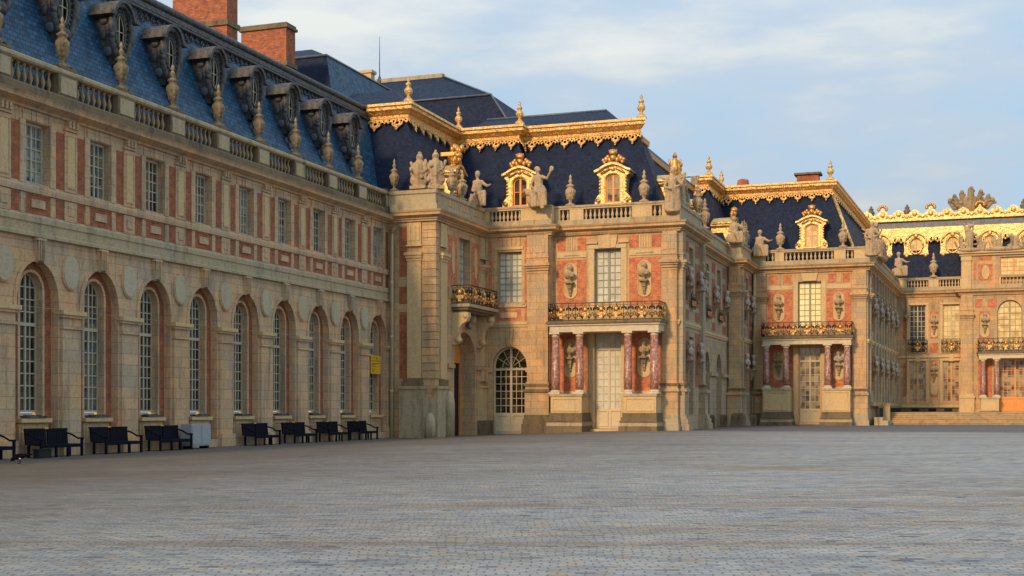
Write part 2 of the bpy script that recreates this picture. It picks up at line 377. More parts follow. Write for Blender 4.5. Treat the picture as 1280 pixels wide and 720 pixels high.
# ------------------------------------------------------------------ shared pieces
def window(par, fr, s0, s1, z0, z1, d, cols, rows, pane='glass', fm='white_paint', arch=None, transom=None, panel=0., name='window', fan=False, w=.07, label=None, mid=.07):
    """d: depth of the sash face (negative = recessed). arch = spring height. panel = height of a solid bottom panel"""
    mb = MB(); c = (s0 + s1) / 2
    def ztop(s, inset=0):
        if arch is None: return z1 - inset
        r = (s1 - s0) / 2 - inset; x = max(-1, min(1, (s - c) / max(r, .01)))
        return arch + (z1 - arch - inset) * math.sqrt(max(0, 1 - x * x))
    out = arch_poly(s0, s1, z0, arch, z1) if arch is not None else rect(s0, s1, z0, z1)
    i0, i1 = s0 + w, s1 - w; zb = z0 + w + panel
    inn = arch_poly(i0, i1, zb, arch, z1 - w) if arch is not None else rect(i0, i1, zb, z1 - w)
    mb.plate(fr, out, [inn], d - .06, d, fm)
    if panel:
        for a, b in ((s0 + .1, c - .05), (c + .05, s1 - .1)):
            mb.plate(fr, rect(a, b, z0 + .12, zb - .1), [rect(a + .08, b - .08, z0 + .2, zb - .18)], d, d + .05, fm)
    if mid: mb.box(fr, c - mid / 2, c + mid / 2, zb - .01, ztop(c, w) + .01, d - .05, d + .015, fm)
    t = .042
    lo, hi = zb, (transom if transom else z1 - w)
    if transom: mb.box(fr, i0 - .01, i1 + .01, transom - .06, transom + .06, d - .05, d + .03, fm)
    for k in range(1, cols):
        s = i0 + (i1 - i0) * k / cols
        if abs(s - c) < .03 and mid: continue
        top = ztop(s, w)
        if fan and arch is not None: top = min(top, arch)
        mb.box(fr, s - t / 2, s + t / 2, zb - .005, top, d - .045, d - .008, fm)
    rr = rows if isinstance(rows, (list, tuple)) else [rows]
    def row(a, b, n):
        for k in range(1, n):
            z = a + (b - a) * k / n
            if arch is not None and z > arch:
                if fan: continue
                q = math.sqrt(max(0, 1 - ((z - arch) / (z1 - arch - w)) ** 2)) * (i1 - i0) / 2
                mb.box(fr, c - q, c + q, z - t / 2, z + t / 2, d - .04, d - .012, fm)
            else: mb.box(fr, i0 - .005, i1 + .005, z - t / 2, z + t / 2, d - .04, d - .012, fm)
    row(lo, hi, rr[0])
    if transom and len(rr) > 1: row(transom, z1 - w, rr[1])
    if fan and arch is not None:
        r = (i1 - i0) / 2; H = z1 - w - arch
        for q in (.55,):
            pts = [fr.p(c + r * q * math.cos(a * math.pi / 12), arch + H * q * math.sin(a * math.pi / 12), d - .02) for a in range(13)]
            mb.tube(pts, .022, fm, 4, False)
        for a in (30, 60, 120, 150):
            a = R(a); q = .2
            mb.tube([fr.p(c + r * q * math.cos(a), arch + H * q * math.sin(a), d - .02), fr.p(c + r * math.cos(a), arch + H * math.sin(a), d - .02)], .02, fm, 4, False)
    o = mb.build(name, par)
    if label: o['label'] = label
    MB().plate(fr, inn, [], d - .05, d - .05, pane).build('pane', o)
    return o

def pilaster(par, fr, s0, s1, zb, zt, m, ped=True, dd=.24, base_m=None, cap=True, flutes=True):
    """pedestal, moulded base, shaft, capital and frieze block up to the cornice"""
    mb = MB(); e = .09
    if ped:
        bm_ = base_m or m
        mb.box(fr, s0 - .22, s1 + .22, gzf(fr, s0) - .1, .36, -.02, dd + .42, bm_)
        mb.box(fr, s0 - .16, s1 + .16, .36, .66, -.02, dd + .34, bm_)
        mb.box(fr, s0 - .12, s1 + .12, .66, .9, -.02, dd + .24, bm_)
        mb.box(fr, s0 - .1, s1 + .1, .9, 2.25, -.02, dd + .14, m)
        mb.box(fr, s0 - .17, s1 + .17, 2.25, 2.42, -.02, dd + .26, bm_)
        mb.box(fr, s0 - .08, s1 + .08, 2.42, 2.6, -.02, dd + .1, m)
        mb.box(fr, s0 - .15, s1 + .15, 2.6, 2.74, -.02, dd + .18, 'stone_dark')  # dark strip: stain plus the moulding's shadow put into the colour
        mb.box(fr, s0 - .05, s1 + .05, 2.74, 2.84, -.02, dd + .06, m)
        zb = 2.84
    top = 9.45 if cap else zt
    mb.box(fr, s0, s1, zb, top, -.02, dd, m)
    if cap:
        mb.box(fr, s0 - .03, s1 + .03, 9.3, 9.36, -.02, dd + .03, m)
        for k, (z0, z1) in enumerate(((9.45, 9.6), (9.6, 9.72), (9.72, 9.88))):
            mb.box(fr, s0 - e * (k + 1) * .6, s1 + e * (k + 1) * .6, z0, z1, -.02, dd + .09 * (k + 1), m)
        mb.box(fr, s0 - .02, s1 + .02, 9.88, 10.2, -.02, dd + .02, m)
        mb.box(fr, s0 - .06, s1 + .06, 10.2, 10.28, -.02, dd + .07, m)
        mb.box(fr, s0, s1, 10.28, zt, -.02, dd, m)
        if flutes:
            n = 3; w = (s1 - s0) / (2 * n + 1)
            for k in range(n):
                a = s0 + w * (2 * k + 1)
                mb.box(fr, a, a + w, 10.5, 11.3, dd, dd + .03, m)
    return mb.build('pilaster', par)
def gzf(fr, s):
    p = fr.p(s, 0, .5); return gz(p.x, p.y)

CORN = [(.0, 11.55), (.14, 11.56), (.14, 11.66), (.22, 11.68), (.22, 11.76), (.34, 11.80), (.50, 11.86), (.50, 11.98), (.56, 12.03), (.60, 12.12), (-.1, 12.14), (-.1, 11.55)]
STRING = [(-.05, 6.15), (.06, 6.15), (.08, 6.25), (.12, 6.30), (.12, 6.42), (-.05, 6.44)]

def balusters(par, fr, s0, s1, zb, zt, d, n, m, proto={}):
    """separate turned balusters standing between two piers"""
    key = (m, round(zt - zb, 2))
    if key not in proto:
        H = zt - zb
        pr = [(.075, 0), (.075, .08 * H), (.05, .1 * H), (.045, .16 * H), (.085, .3 * H), (.095, .4 * H), (.075, .52 * H), (.042, .68 * H), (.036, .8 * H), (.05, .86 * H), (.075, .9 * H), (.075, H)]
        mb = MB().lathe((0, 0, 0), pr, m, 8)
        proto[key] = mb.build('baluster')
        me = proto[key].data; bpy.data.objects.remove(proto[key]); proto[key] = me
    for k in range(n):
        s = s0 + (s1 - s0) * (k + .5) / n
        link('baluster', proto[key], par, fr.p(s, zb, d))

def bust_mesh():
    mb = MB()
    mb.ball((0, 0, .83), (.115, .13, .155), 'statue'); mb.ball((0, -.125, .81), (.03, .05, .05), 'statue')      # head and nose
    mb.ball((0, .03, .9), (.14, .14, .11), 'statue')                                                             # hair
    mb.ball((.1, .03, .8), (.06, .09, .12), 'statue'); mb.ball((-.1, .03, .8), (.06, .09, .12), 'statue')
    mb.tube([(0, 0, .52), (0, 0, .75)], [.10, .075], 'statue')
    mb.ball((0, 0, .46), (.32, .15, .15), 'statue'); mb.ball((0, -.03, .36), (.22, .15, .2), 'statue')
    mb.ball((.24, 0, .40), (.12, .12, .15), 'statue'); mb.ball((-.24, 0, .40), (.12, .12, .15), 'statue')
    mb.tube([(-.28, -.08, .5), (0, -.16, .38), (.24, -.1, .3)], .05, 'statue')
    mb.tube([(0, 0, .24), (0, 0, .12), (0, 0, .04), (0, 0, 0)], [.12, .07, .12, .13], 'statue')
    return remeshed(mb, .022, 3)
BUST = bust_mesh(); BUST.materials.append(M['statue'])
BUST_W = BUST.copy(); BUST_W.materials.clear(); BUST_W.materials.append(M['bust_pale'])
def bust(fr, s, z, d, label, sc=1., white=False, group='portrait busts on the palace walls'):
    p = fr.p(s, z, d); o = link('bust', BUST_W if white else BUST, None, p)
    a = math.atan2(fr.N.x, -fr.N.y); o.rotation_euler = (0, 0, a + random.uniform(-.35, .35)); o.scale = (sc, sc, sc)
    return tag(o, label, 'bust', group)
def console(par, fr, s, z, m='statue_left', w=.17, h=.75, d0=0.):
    """carved bracket under a bust, z = its top"""
    mb = MB()
    mb.box(fr, s - w * 1.5, s + w * 1.5, z - .09, z, d0, d0 + .48, m)
    mb.box(fr, s - w * 1.1, s + w * 1.1, z - .16, z - .09, d0, d0 + .36, m)
    for k in range(5):
        t = k / 5; r = w * (.78 - .5 * t); mb.box(fr, s - r, s + r, z - .16 - (h - .16) * (t + .2), z - .16 - (h - .16) * t, d0, d0 + .28 * (1 - t) ** .8 + .03 * (k % 2) + .02, m)
    mb.ball(fr.p(s, z - h - .02, d0 + .06), .08, m, 8, 6)
    return mb.build('console', par)
def niche_plaque(par, fr, s, z0, z1, w, d, m='stone_plain'):
    h = w / 2; n = 8
    pts = [(s + h * math.cos(a), z1 - h + h * math.sin(a)) for a in [math.pi * i / n for i in range(n + 1)]]
    pts += [(s + h * math.cos(a), z0 + h + h * math.sin(a)) for a in [math.pi + math.pi * i / n for i in range(n + 1)]]
    inner = [(s + (a - s) * .86, (z0 + z1) / 2 + (b - (z0 + z1) / 2) * .95) for a, b in pts]
    mb = MB().plate(fr, pts, [inner], d, d + .05, m); mb.plate(fr, inner, [], d, d + .02, m)
    return mb.build('niche_plaque', par)

def rail_iron(par, fr, s0, s1, z0, z1, d, emblems, gold_all=.5, name='iron_railing', ends=None):
    """wrought-iron balcony panel with gilded scrolls; emblem positions carry a gilt sun mask"""
    mb = MB(); mb.box(fr, s0, s1, z1 - .05, z1, d - .03, d + .03, 'iron'); mb.box(fr, s0, s1, z0, z0 + .05, d - .03, d + .03, 'iron')
    mb.box(fr, s0 + .02, s1 - .02, z1 - .19, z1 - .165, d - .015, d + .015, 'iron')
    n = max(2, round((s1 - s0) / .42)); w = (s1 - s0) / n; H = z1 - z0
    for k in range(n + 1):
        s = s0 + w * k; mb.box(fr, s - .018, s + .018, z0 + .04, z1 - .04, d - .018, d + .018, 'iron')
    g = g2 = mb
    for k in range(n):
        c = s0 + w * (k + .5)
        for sx in (-1, 1):
            for (zc, r, mm) in ((z0 + .28 * H, .09, 'gold_dark'), (z0 + .62 * H, .08, 'iron')):
                pts = [fr.p(c + sx * (w * .24 + r * (1 - .12 * t) * math.cos(t)), zc + r * (1 - .12 * t) * 1.3 * math.sin(t), d) for t in [i * .7 for i in range(9)]]
                (g if mm == 'gold_dark' else g2).tube(pts, .034, mm, 4, False)
        g.ball(fr.p(c, z0 + .47 * H, d), (.06, .06, .09), 'gold_dark', 6, 4); g2.tube([fr.p(c - w * .5, z0 + .1 * H, d), fr.p(c, z0 + .45 * H, d), fr.p(c + w * .5, z0 + .1 * H, d)], .025, 'iron', 4, False); g2.tube([fr.p(c - w * .5, z0 + .8 * H, d), fr.p(c, z0 + .5 * H, d), fr.p(c + w * .5, z0 + .8 * H, d)], .025, 'iron', 4, False)
        for sx in (-.3, .3): g.ball(fr.p(c + sx * w, z1 - .11, d), .033, 'gold_dark', 6, 4)
    o = mb.build(name, par)
    for c in emblems:
        e = MB(); a = fr
        e.ball(a.p(c, z0 + .60 * H, d + .05), (.14, .09, .15), 'gold_dark', 10, 8)
        for sx in (-1, 1):
            e.ball(a.p(c + sx * .16, z0 + .33 * H, d + .04), (.11, .07, .13), 'gold', 8, 6)
            e.tube([a.p(c + sx * .08, z0 + .85 * H, d + .03), a.p(c + sx * .26, z0 + .72 * H, d + .03), a.p(c + sx * .3, z0 + .5 * H, d + .03), a.p(c + sx * .2, z0 + .2 * H, d + .03)], .03, 'gold', 5)
        e.box(a, c - .09, c + .09, z0 + .12 * H, z0 + .45 * H, d + .02, d + .08, 'gold')
        for t in range(5):
            q = R(30 + 30 * t); e.tube([a.p(c + .12 * math.cos(q), z0 + .62 * H + .12 * math.sin(q), d + .04), a.p(c + .24 * math.cos(q), z0 + .62 * H + .24 * math.sin(q), d + .03)], [.03, .008], 'gold', 4)
        e.build('gilt_sun_mask', o)
    return o

# ------------------------------------------------------------------ roof-top ornaments (prototypes, then copies)
URNR = .84
def urn(loc, label, m='statue', sc=1., flame=True, cat='urn', name='urn', group='stone urns along the balustrades', cache={}):
    key = (m, flame)
    if key not in cache:
        b = MB().lathe((0, 0, 0), [(.36, 0), (.36, .1), (.2, .14), (.1, .22), (.12, .3), (.22, .4), (.34, .62), (.37, .82), (.34, .98), (.24, 1.06), (.2, 1.12), (.3, 1.16), (.32, 1.22), (.2, 1.28), (.12, 1.33)], m, 14)
        for k in range(6):
            a = k * math.pi / 3; b.ball((.33 * math.cos(a), .33 * math.sin(a), .84), (.09, .09, .13), m, 8, 6)
        for k in range(8):
            a = k * math.pi / 4; b.ball((.25 * math.cos(a), .25 * math.sin(a), .5), (.05, .05, .12), m, 6, 4)
        body = b
        if flame: t = MB().lathe((0, 0, 0), [(.12, 1.31), (.07, 1.36), (.13, 1.44), (.15, 1.52), (.09, 1.6), (.05, 1.64), (.1, 1.7), (.09, 1.77), (.03, 1.88), (.005, 1.92)], m, 10)
        else: t = MB().lathe((0, 0, 0), [(.12, 1.31), (.16, 1.4), (.08, 1.5), (.01, 1.56)], m, 10)
        cache[key] = (body, t)
    b, t = cache[key]
    r = thing(name, label, cat, loc, group)
    if (key, 'me') not in cache:
        o1 = b.build('urn_body'); o2 = t.build('finial'); cache[(key, 'me')] = (o1.data, o2.data)
        bpy.data.objects.remove(o1); bpy.data.objects.remove(o2)
    for nm, me in zip(('urn_body', 'finial'), cache[(key, 'me')]):
        o = bpy.data.objects.new(nm, me); COL.objects.link(o); o.parent = r
    k_ = URNR * (.84 if m == 'statue_left' else 1); r.scale = (sc * k_, sc * k_, sc); r.rotation_euler = (0, 0, random.uniform(0, 1)); return r

def cap(mb, a, b, r0, r1, m='statue'): mb.tube([a, tuple(V(a).lerp(V(b), .5)), b], [r0, (r0 + r1) / 2, r1], m, 8); mb.ball(a, r0, m, 8, 6); mb.ball(b, r1, m, 8, 6)
def sculpt(name, mb, m, label, cat, loc, rz=0, voxel=.035, group=None, smooth=3):
    me = remeshed(mb, voxel, smooth); me.materials.clear(); me.materials.append(M[m]); me.name = name
    o = link(name, me, None, loc); o.rotation_euler = (0, 0, rz); return tag(o, label, cat, group)
def head(mb, c, s=1., d=(0, -1, 0)):
    c = V(c); d = V(d).normalized()
    mb.ball(c, (.115 * s, .125 * s, .15 * s), 'statue'); mb.ball(c + d * .12 * s + V((0, 0, -.02)), .035 * s, 'statue', 6, 5)
    mb.ball(c - d * .05 * s + V((0, 0, .05)), (.135 * s, .135 * s, .12 * s), 'statue'); cap(mb, c - V((0, 0, .1)), c - V((0, 0, .26 * s)), .065 * s, .08 * s)
def seated_woman():
    mb = MB()      # 2.3 m figure seated on the balustrade, face to the right, right arm raised with a mirror
    cap(mb, (0, .05, 1.0), (.0, .02, 1.45), .24, .2); cap(mb, (-.2, 0, 1.52), (.2, 0, 1.5), .1, .1); head(mb, (-.02, -.02, 1.86), 1.15, (.8, -.4, 0))
    cap(mb, (.22, 0, 1.5), (.48, -.1, 1.38), .085, .07); cap(mb, (.48, -.1, 1.38), (.66, -.15, 1.68), .065, .05); mb.ball((.68, -.15, 1.74), (.07, .06, .09), 'statue')
    mb.ball((.74, -.15, 1.86), (.12, .04, .14), 'statue')
    cap(mb, (-.22, 0, 1.5), (-.38, -.02, 1.15), .085, .07); cap(mb, (-.38, -.02, 1.15), (-.3, -.22, .95), .065, .05); mb.ball((-.27, -.27, .93), (.08, .1, .05), 'statue')
    mb.ball((.05, 0, .88), (.34, .28, .26), 'statue')
    cap(mb, (0, -.1, .85), (.42, -.38, .72), .2, .15); cap(mb, (.42, -.38, .72), (.50, -.42, .05), .15, .1)
    cap(mb, (-.15, -.1, .82), (.18, -.42, .66), .19, .14); cap(mb, (.18, -.42, .66), (.34, -.5, -.1), .14, .09); mb.ball((.4, -.56, -.16), (.1, .16, .07), 'statue')
    mb.ball((-.35, -.05, .7), (.34, .24, .2), 'statue'); mb.ball((-.62, -.05, .85), (.2, .12, .1), 'statue'); mb.ball((-.3, .0, .35), (.32, .26, .38), 'statue')
    for k in range(5): cap(mb, (-.3 + .17 * k, -.22 - .04 * k, .75), (-.22 + .16 * k, -.3 - .05 * k, .02), .06, .09)
    return mb
def standing_figure(wings=True, shield=False):
    mb = MB()
    mb.ball((0, 0, .06), (.42, .35, .1), 'statue')
    cap(mb, (-.12, 0, .1), (-.14, -.02, 1.0), .1, .19); cap(mb, (.14, -.05, .1), (.13, -.02, 1.0), .1, .19)
    cap(mb, (0, 0, 1.0), (0, 0, 1.5), .25, .22); cap(mb, (-.24, 0, 1.62), (.24, 0, 1.62), .1, .1); head(mb, (.02, -.03, 1.98), 1.15, (-.3, -1, 0))
    cap(mb, (-.27, 0, 1.6), (-.42, -.1, 1.2), .09, .07); cap(mb, (-.42, -.1, 1.2), (-.2, -.35, 1.1), .065, .05); mb.ball((-.15, -.37, 1.1), .07, 'statue', 8, 6)
    cap(mb, (.27, 0, 1.6), (.5, -.05, 1.3), .09, .07); cap(mb, (.5, -.05, 1.3), (.62, -.2, 1.6), .065, .05); mb.ball((.63, -.22, 1.66), .07, 'statue', 8, 6)
    for k in range(7): cap(mb, (-.3 + .1 * k, -.1, 1.1), (-.34 + .115 * k, -.16, .15), .07, .1)
    cap(mb, (-.35, -.12, 1.0), (.35, -.18, 1.25), .09, .07)
    if wings:
        for sx in (-1, 1):
            for k in range(4): cap(mb, (sx * .12, .2, 1.5 - .08 * k), (sx * (.55 - .08 * k), .35, 1.75 - .3 * k), .07, .05)
    if shield: mb.ball((.45, -.2, .6), (.34, .1, .45), 'statue')
    return mb
def trophy(seed, h=1.8, w=.45):
    """cuirass on a post under a plumed helmet, with shields and banners round it"""
    rnd = random.Random(seed); mb = MB()
    mb.box(FY(0), -w, w, 0, .18, -.35, .35, 'statue')
    cap(mb, (0, 0, .1), (0, 0, h * .45), w * .6, w * .62); cap(mb, (0, 0, h * .45), (0, 0, h * .7), w * .75, w * .55)
    mb.ball((0, 0, h * .86), (.2, .22, .22), 'statue'); mb.ball((0, .06, h * .97), (.08, .26, .12), 'statue'); mb.ball((0, -.18, h * .88), (.1, .08, .05), 'statue')
    for sx in (-1, 1):
        cap(mb, (sx * w * .6, 0, h * .68), (sx * w * .95, -.05, h * .42), .13, .09)
        cap(mb, (sx * w * .3, .1, .2), (sx * w * 1.2, .15, h * .75), .05, .09)
        mb.ball((sx * w * .6, -.1, h * .25), (.25, .12, .3), 'statue')
    for k in range(9): mb.ball((rnd.uniform(-w, w), rnd.uniform(-.3, -.1), rnd.uniform(.15, h * .6)), (rnd.uniform(.06, .13),) * 3, 'statue', 8, 6)
    for k in range(5): cap(mb, (rnd.uniform(-.3, .3) * w, -.15, h * .3), (rnd.uniform(-1.1, 1.1) * w, -.18, rnd.uniform(.05, .6) * h), .05, .07)
    return mb
def recliner(h=1.5, seed=1):
    rnd = random.Random(seed); mb = MB()
    cap(mb, (0, 0, .45), (-.05, 0, .95), .25, .22); head(mb, (-.08, -.02, 1.36), 1.15, (-.2, -1, 0)); cap(mb, (-.27, 0, 1.02), (.2, 0, 1.02), .1, .1)
    cap(mb, (.2, 0, 1.0), (.48, -.1, .85), .08, .07); cap(mb, (.48, -.1, .85), (.72, -.12, .9), .06, .05)
    cap(mb, (-.25, 0, 1.0), (-.36, -.12, .65), .08, .07); cap(mb, (-.36, -.12, .65), (-.12, -.3, .6), .06, .05)
    cap(mb, (.05, -.1, .42), (.35, -.35, .5), .19, .15); cap(mb, (.35, -.35, .5), (.38, -.42, 0), .14, .09)
    cap(mb, (-.1, -.1, .4), (.1, -.42, .45), .19, .14); cap(mb, (.1, -.42, .45), (.2, -.45, 0), .14, .09)
    mb.ball((-.1, .05, .22), (.5, .35, .3), 'statue')
    for k in range(6): cap(mb, (-.4 + .15 * k, -.25, .45), (-.4 + .16 * k, -.35, .0), .06, .08)
    for k in range(4): mb.ball((rnd.uniform(-.5, -.2), rnd.uniform(-.2, .1), rnd.uniform(.1, .6)), .13, 'statue', 8, 6)
    return mb
def trophy_heap(L_, h, seed, n=26):
    """long carved heap of arms, banners, shields and figures"""
    rnd = random.Random(seed); mb = MB(); mb.ball((0, 0, .1), (L_ / 2, .3, .22), 'statue')
    for k in range(n):
        x = rnd.uniform(-.5, .5) * L_; top = h * (1 - (abs(x) / (L_ / 2)) ** 1.4 * .75)
        t = rnd.random()
        if t < .35: mb.ball((x, rnd.uniform(-.2, .1), rnd.uniform(.15, .85) * top), (rnd.uniform(.1, .24), .12, rnd.uniform(.1, .26)), 'statue', 8, 6)
        elif t < .75: cap(mb, (x, 0, .1), (x + rnd.uniform(-.45, .45), rnd.uniform(-.25, .2), top), rnd.uniform(.04, .09), rnd.uniform(.04, .11))
        else:
            cap(mb, (x, -.1, .1), (x, -.1, top * .7), .14, .16); mb.ball((x, -.12, top * .9), .13, 'statue', 8, 6)
    return mb

# ================================================================== LEFT WING
def left_wing():
    T = thing('palace_wing', 'long arcaded stone and red brick palace wing with blue slate roof, along the left', 'building', (-30.1, 36, -.4))
    F = FX(-30.1); K = range(-6, 9); sp = 3.39; c0 = 36.13; Y0, Y1 = 14.0, 64.7
    # masonry: stone skin with the arches and windows cut out, brick laid in
    mb = MB(); holes = []
    for k in K:
        c = c0 + sp * k
        holes.append(rect(c - .62, c + .62, 9.02, 11.1))
    mb.plate(F, rect(Y0, Y1, 6.99, 11.6), holes, -.32, 0, 'stone_left', oe=False)
    mb.plate(F, rect(Y0, Y1, -.65, 7.0), [arch_poly(c0 + sp * k - 1.08, c0 + sp * k + 1.08, -.62, 4.95, 6.38, 20) for k in K], -.32, 0, 'stone_left', oe=False)
    for k in K:
        c = c0 + sp * k
        hole = arch_poly(c - .565, c + .565, 1.0, 5.35, 5.985, 14)
        mb.plate(F, rect(c - 1.1, c + 1.1, -.6, 6.4), [hole], -.7, -.32, 'brick_left', edge='stone_left', oe=False)
        o2 = arch_poly(c - .67, c + .67, .78, 5.35, 6.09, 14)
        mb.plate(F, o2, [arch_poly(c - .57, c + .57, .98, 5.35, 5.99, 14)], -.32, -.25, 'stone_left')
        mb.box(F, c - .74, c + .74, -.6, .78, -.32, -.15, 'stone_left'); mb.plate(F, rect(c - .62, c + .62, -.05, .68), [rect(c - .55, c + .55, .03, .6)], -.15, -.11, 'stone_left')
    mb.box(F, Y0, Y1, -.6, -.02, 0, .05, 'stone_left')
    for k in K:
        c = c0 + sp * k; m = 'brick_left'
        for sx in (-1, 1):
            a, b = sorted((c + sx * .92, c + sx * 1.36))
            mb.box(F, a, b, 9.02, 11.02, 0, .012, m); mb.box(F, a, b, 7.97, 8.62, 0, .012, m)
            a, b = sorted((c + sx * .64, c + sx * .88)); mb.box(F, a, b, 7.93, 8.64, 0, .05, 'stone_left')
            a, b = sorted((c + sx * .62, c + sx * .9)); mb.box(F, a, b, 8.97, 11.12, 0, .05, 'stone_left')
        mb.box(F, c - .62, c + .62, 7.97, 8.62, 0, .014, m); mb.box(F, c - .33, c + .33, 8.17, 8.45, .014, .07, 'stone_left')
        p = c + sp / 2
        mb.box(F, p - .33, p + .33, 7.93, 8.64, 0, .06, 'stone_left'); mb.box(F, p - .17, p + .17, 8.13, 8.5, .06, .09, 'stone_left')
        for j in range(-3, 4):     # flat-arch stones over the window
            mb.box(F, c + j * .22 - .1, c + j * .22 + .1, 11.13, 11.46, 0, .03 + .03 * (j == 0) + .012 * (j % 2), 'stone_left')
    mb.build('wall', T)
    q = MB()
    def L_(d, z): return [(-30.1 + d, Y0, z), (-30.1 + d, Y1, z)]
    def run(prof, m, name):
        m_ = MB(); n = len(prof); vs = [V((-30.1 + d, y, z)) for y in (Y0, Y1) for d, z in prof]
        m_.add(vs, [(k, n + k, n + (k + 1) % n, (k + 1) % n) for k in range(n)] + [tuple(range(n)), tuple(range(n, 2 * n))], m); return m_.build(name, T)
    run([(-.1, 7.15), (.14, 7.17), (.14, 7.28), (.08, 7.32), (.08, 7.62), (.12, 7.66), (.12, 7.84), (.04, 7.92), (-.1, 7.92)], 'stone_grey', 'string_course')
    run([(-.1, 8.66), (.1, 8.66), (.12, 8.78), (.09, 8.94), (-.1, 8.96)], 'stone_left', 'sill_band')
    run([(-.1, 11.5), (.1, 11.5), (.12, 11.58), (.3, 11.64), (.46, 11.7), (.48, 11.8), (.55, 11.88), (-.1, 11.9)], 'stone_left', 'cornice')
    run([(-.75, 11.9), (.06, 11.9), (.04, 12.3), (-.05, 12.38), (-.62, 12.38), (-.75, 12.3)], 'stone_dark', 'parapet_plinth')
    bal = run([(-.62, 13.14), (-.1, 13.14), (-.04, 13.2), (-.04, 13.3), (-.1, 13.36), (-.62, 13.36)], 'stone_grey', 'balustrade')
    for k in K:
        c = c0 + sp * k; p = c + sp / 2
        # lower storey order
        mb = MB()
        mb.box(F, p - .56, p + .56, -.6, .2, 0, .2, 'stone_left'); mb.box(F, p - .5, p + .5, .2, 4.1, 0, .1, 'stone_left')
        mb.box(F, p - .54, p + .54, 4.1, 4.2, 0, .17, 'stone_left'); mb.box(F, p - .5, p + .5, 4.18, 4.5, 0, .11, 'stone_left')
        mb.box(F, p - .6, p + .6, 4.5, 4.6, -.15, .2, 'stone_left'); mb.box(F, p - .64, p + .64, 4.6, 4.75, -.15, .26, 'stone_plain')
        mb.build('pilaster', T)
        MB().plate(F, ell(p, 6.13, .46, .64, 26), [], 0, .07, 'stone_left').plate(F, ell(p, 6.13, .41, .59, 26), [], .07, .1, 'medal').build('medallion', T)
        mb = MB(); fx = F
        mb.plate(F, [(c - .13, 6.3), (c + .13, 6.3), (c + .21, 7.15), (c - .21, 7.15)], [], 0, .16, 'keydark', edge='stone_left')
        for j in (-1.5, -.5, .5, 1.5): mb.box(F, c + j * .09 - .018, c + j * .09 + .018, 6.36, 7.06, .16, .21, 'stone_left')
        mb.box(F, c - .24, c + .24, 7.06, 7.14, .0, .22, 'stone_left')
        mb.build('keystone', T)
        mb = MB(); mb.plate(F, arch_poly(c - 1.2, c + 1.2, 4.76, 4.95, 6.52, 20), [arch_poly(c - 1.06, c + 1.06, 4.77, 4.95, 6.36, 20)], 0, .05, 'stone_left'); mb.build('arch_moulding', T)
        # upper storey order
        mb = MB(); mb.box(F, p - .33, p + .33, 8.97, 11.12, 0, .07, 'stone_left'); mb.plate(F, rect(p - .24, p + .24, 9.1, 11.0), [rect(p - .2, p + .2, 9.14, 10.96)], .07, .1, 'stone_left'); mb.box(F, p - .19, p + .19, 9.15, 10.95, .07, .085, 'stone_plain')
        mb.box(F, p - .36, p + .36, 11.14, 11.24, 0, .12, 'stone_left')
        for j in (-1, 0, 1): mb.box(F, p + j * .2 - .06, p + j * .2 + .06, 11.24, 11.48, 0, .2, 'stone_left')
        mb.build('pilaster', T)
        # windows
        window(T, F, c - .6, c + .6, 9.04, 11.08, -.27, 4, 5, pane=('glass_sky', 'glass', 'glass_sky', 'glass_curtain')[(k * 7 + 3) % 4])
        o = window(T, F, c - .58, c + .58, 1.15, 6.0, -.52, 4, (7, 4), pane={0: 'glass', 1: 'glass_sky', 2: 'glass', 6: 'glass_sky'}.get(k, 'glass'), arch=5.35, transom=4.2)
        mb = MB(); mb.box(F, c - .78, c + .78, .8, .94, -.33, .0, 'stone_plain'); mb.build('sill', o)
        if k < 8: mb = MB(); mb.box(F, c - .5, c + .5, .95, 1.03, -.35, .02, 'lead'); [mb.ball(F.p(c + random.uniform(-.45, .45), 1.04, random.uniform(-.25, .0)), (.05, .12, .03), 'lead', 6, 4) for _ in range(6)]; mb.build('sill_flashing', o)
        # parapet: pier over each pilaster, balusters between
        fb = FX(-30.4)
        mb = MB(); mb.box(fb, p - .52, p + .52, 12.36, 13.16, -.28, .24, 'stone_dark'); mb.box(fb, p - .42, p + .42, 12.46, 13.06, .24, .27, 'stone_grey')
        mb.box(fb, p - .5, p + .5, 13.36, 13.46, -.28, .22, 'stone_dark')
        mb.build('pier', bal)
        balusters(bal, fb, c - sp / 2 + .6, c + sp / 2 - .6, 12.38, 13.14, 0, 7, 'statue_left')
    # roof: steep slates in sky-sheen blue, lead ridge with lacy fringe
    r = MB()
    r.add([(-30.95, Y0, 12.3), (-30.95, Y1 + 1, 12.3), (-33.0, Y1 + 3.6, 18.55), (-33.0, Y0, 18.55)], [(0, 1, 2, 3)], 'slate_sky')
    r.add([(-33.0, Y0, 18.55), (-33.0, Y1 + 3.6, 18.55), (-44, Y1 + 3.6, 19.2), (-44, Y0, 19.2)], [(0, 1, 2, 3)], 'lead_pale')
    roof = r.build('roof', T)
    rg = MB(); rg.tube([(-33.0, Y0, 18.78), (-33.0, Y1 + 3.2, 18.78)], .17, 'lead', 10); rg.box(FX(-32.9), Y0, Y1 + 3, 18.28, 18.5, -.1, .14, 'lead'); rg.tube([(-32.72, Y0, 18.15), (-32.72, Y1 + 3, 18.15)], .07, 'lead', 8)
    rg.build('ridge', roof)
    U = V((-2.05, 0, 6.25)).normalized(); Nn = V((6.25, 0, 2.05)).normalized()
    FS = Fr((-30.95, 0, 12.3), (0, 1, 0), Nn, U)      # frame lying in the roof slope, z = distance up the slope
    tl = math.hypot(2.05, 6.25)
    lace = MB(); rnd = random.Random(3)
    n = int((Y1 - Y0) / .42)
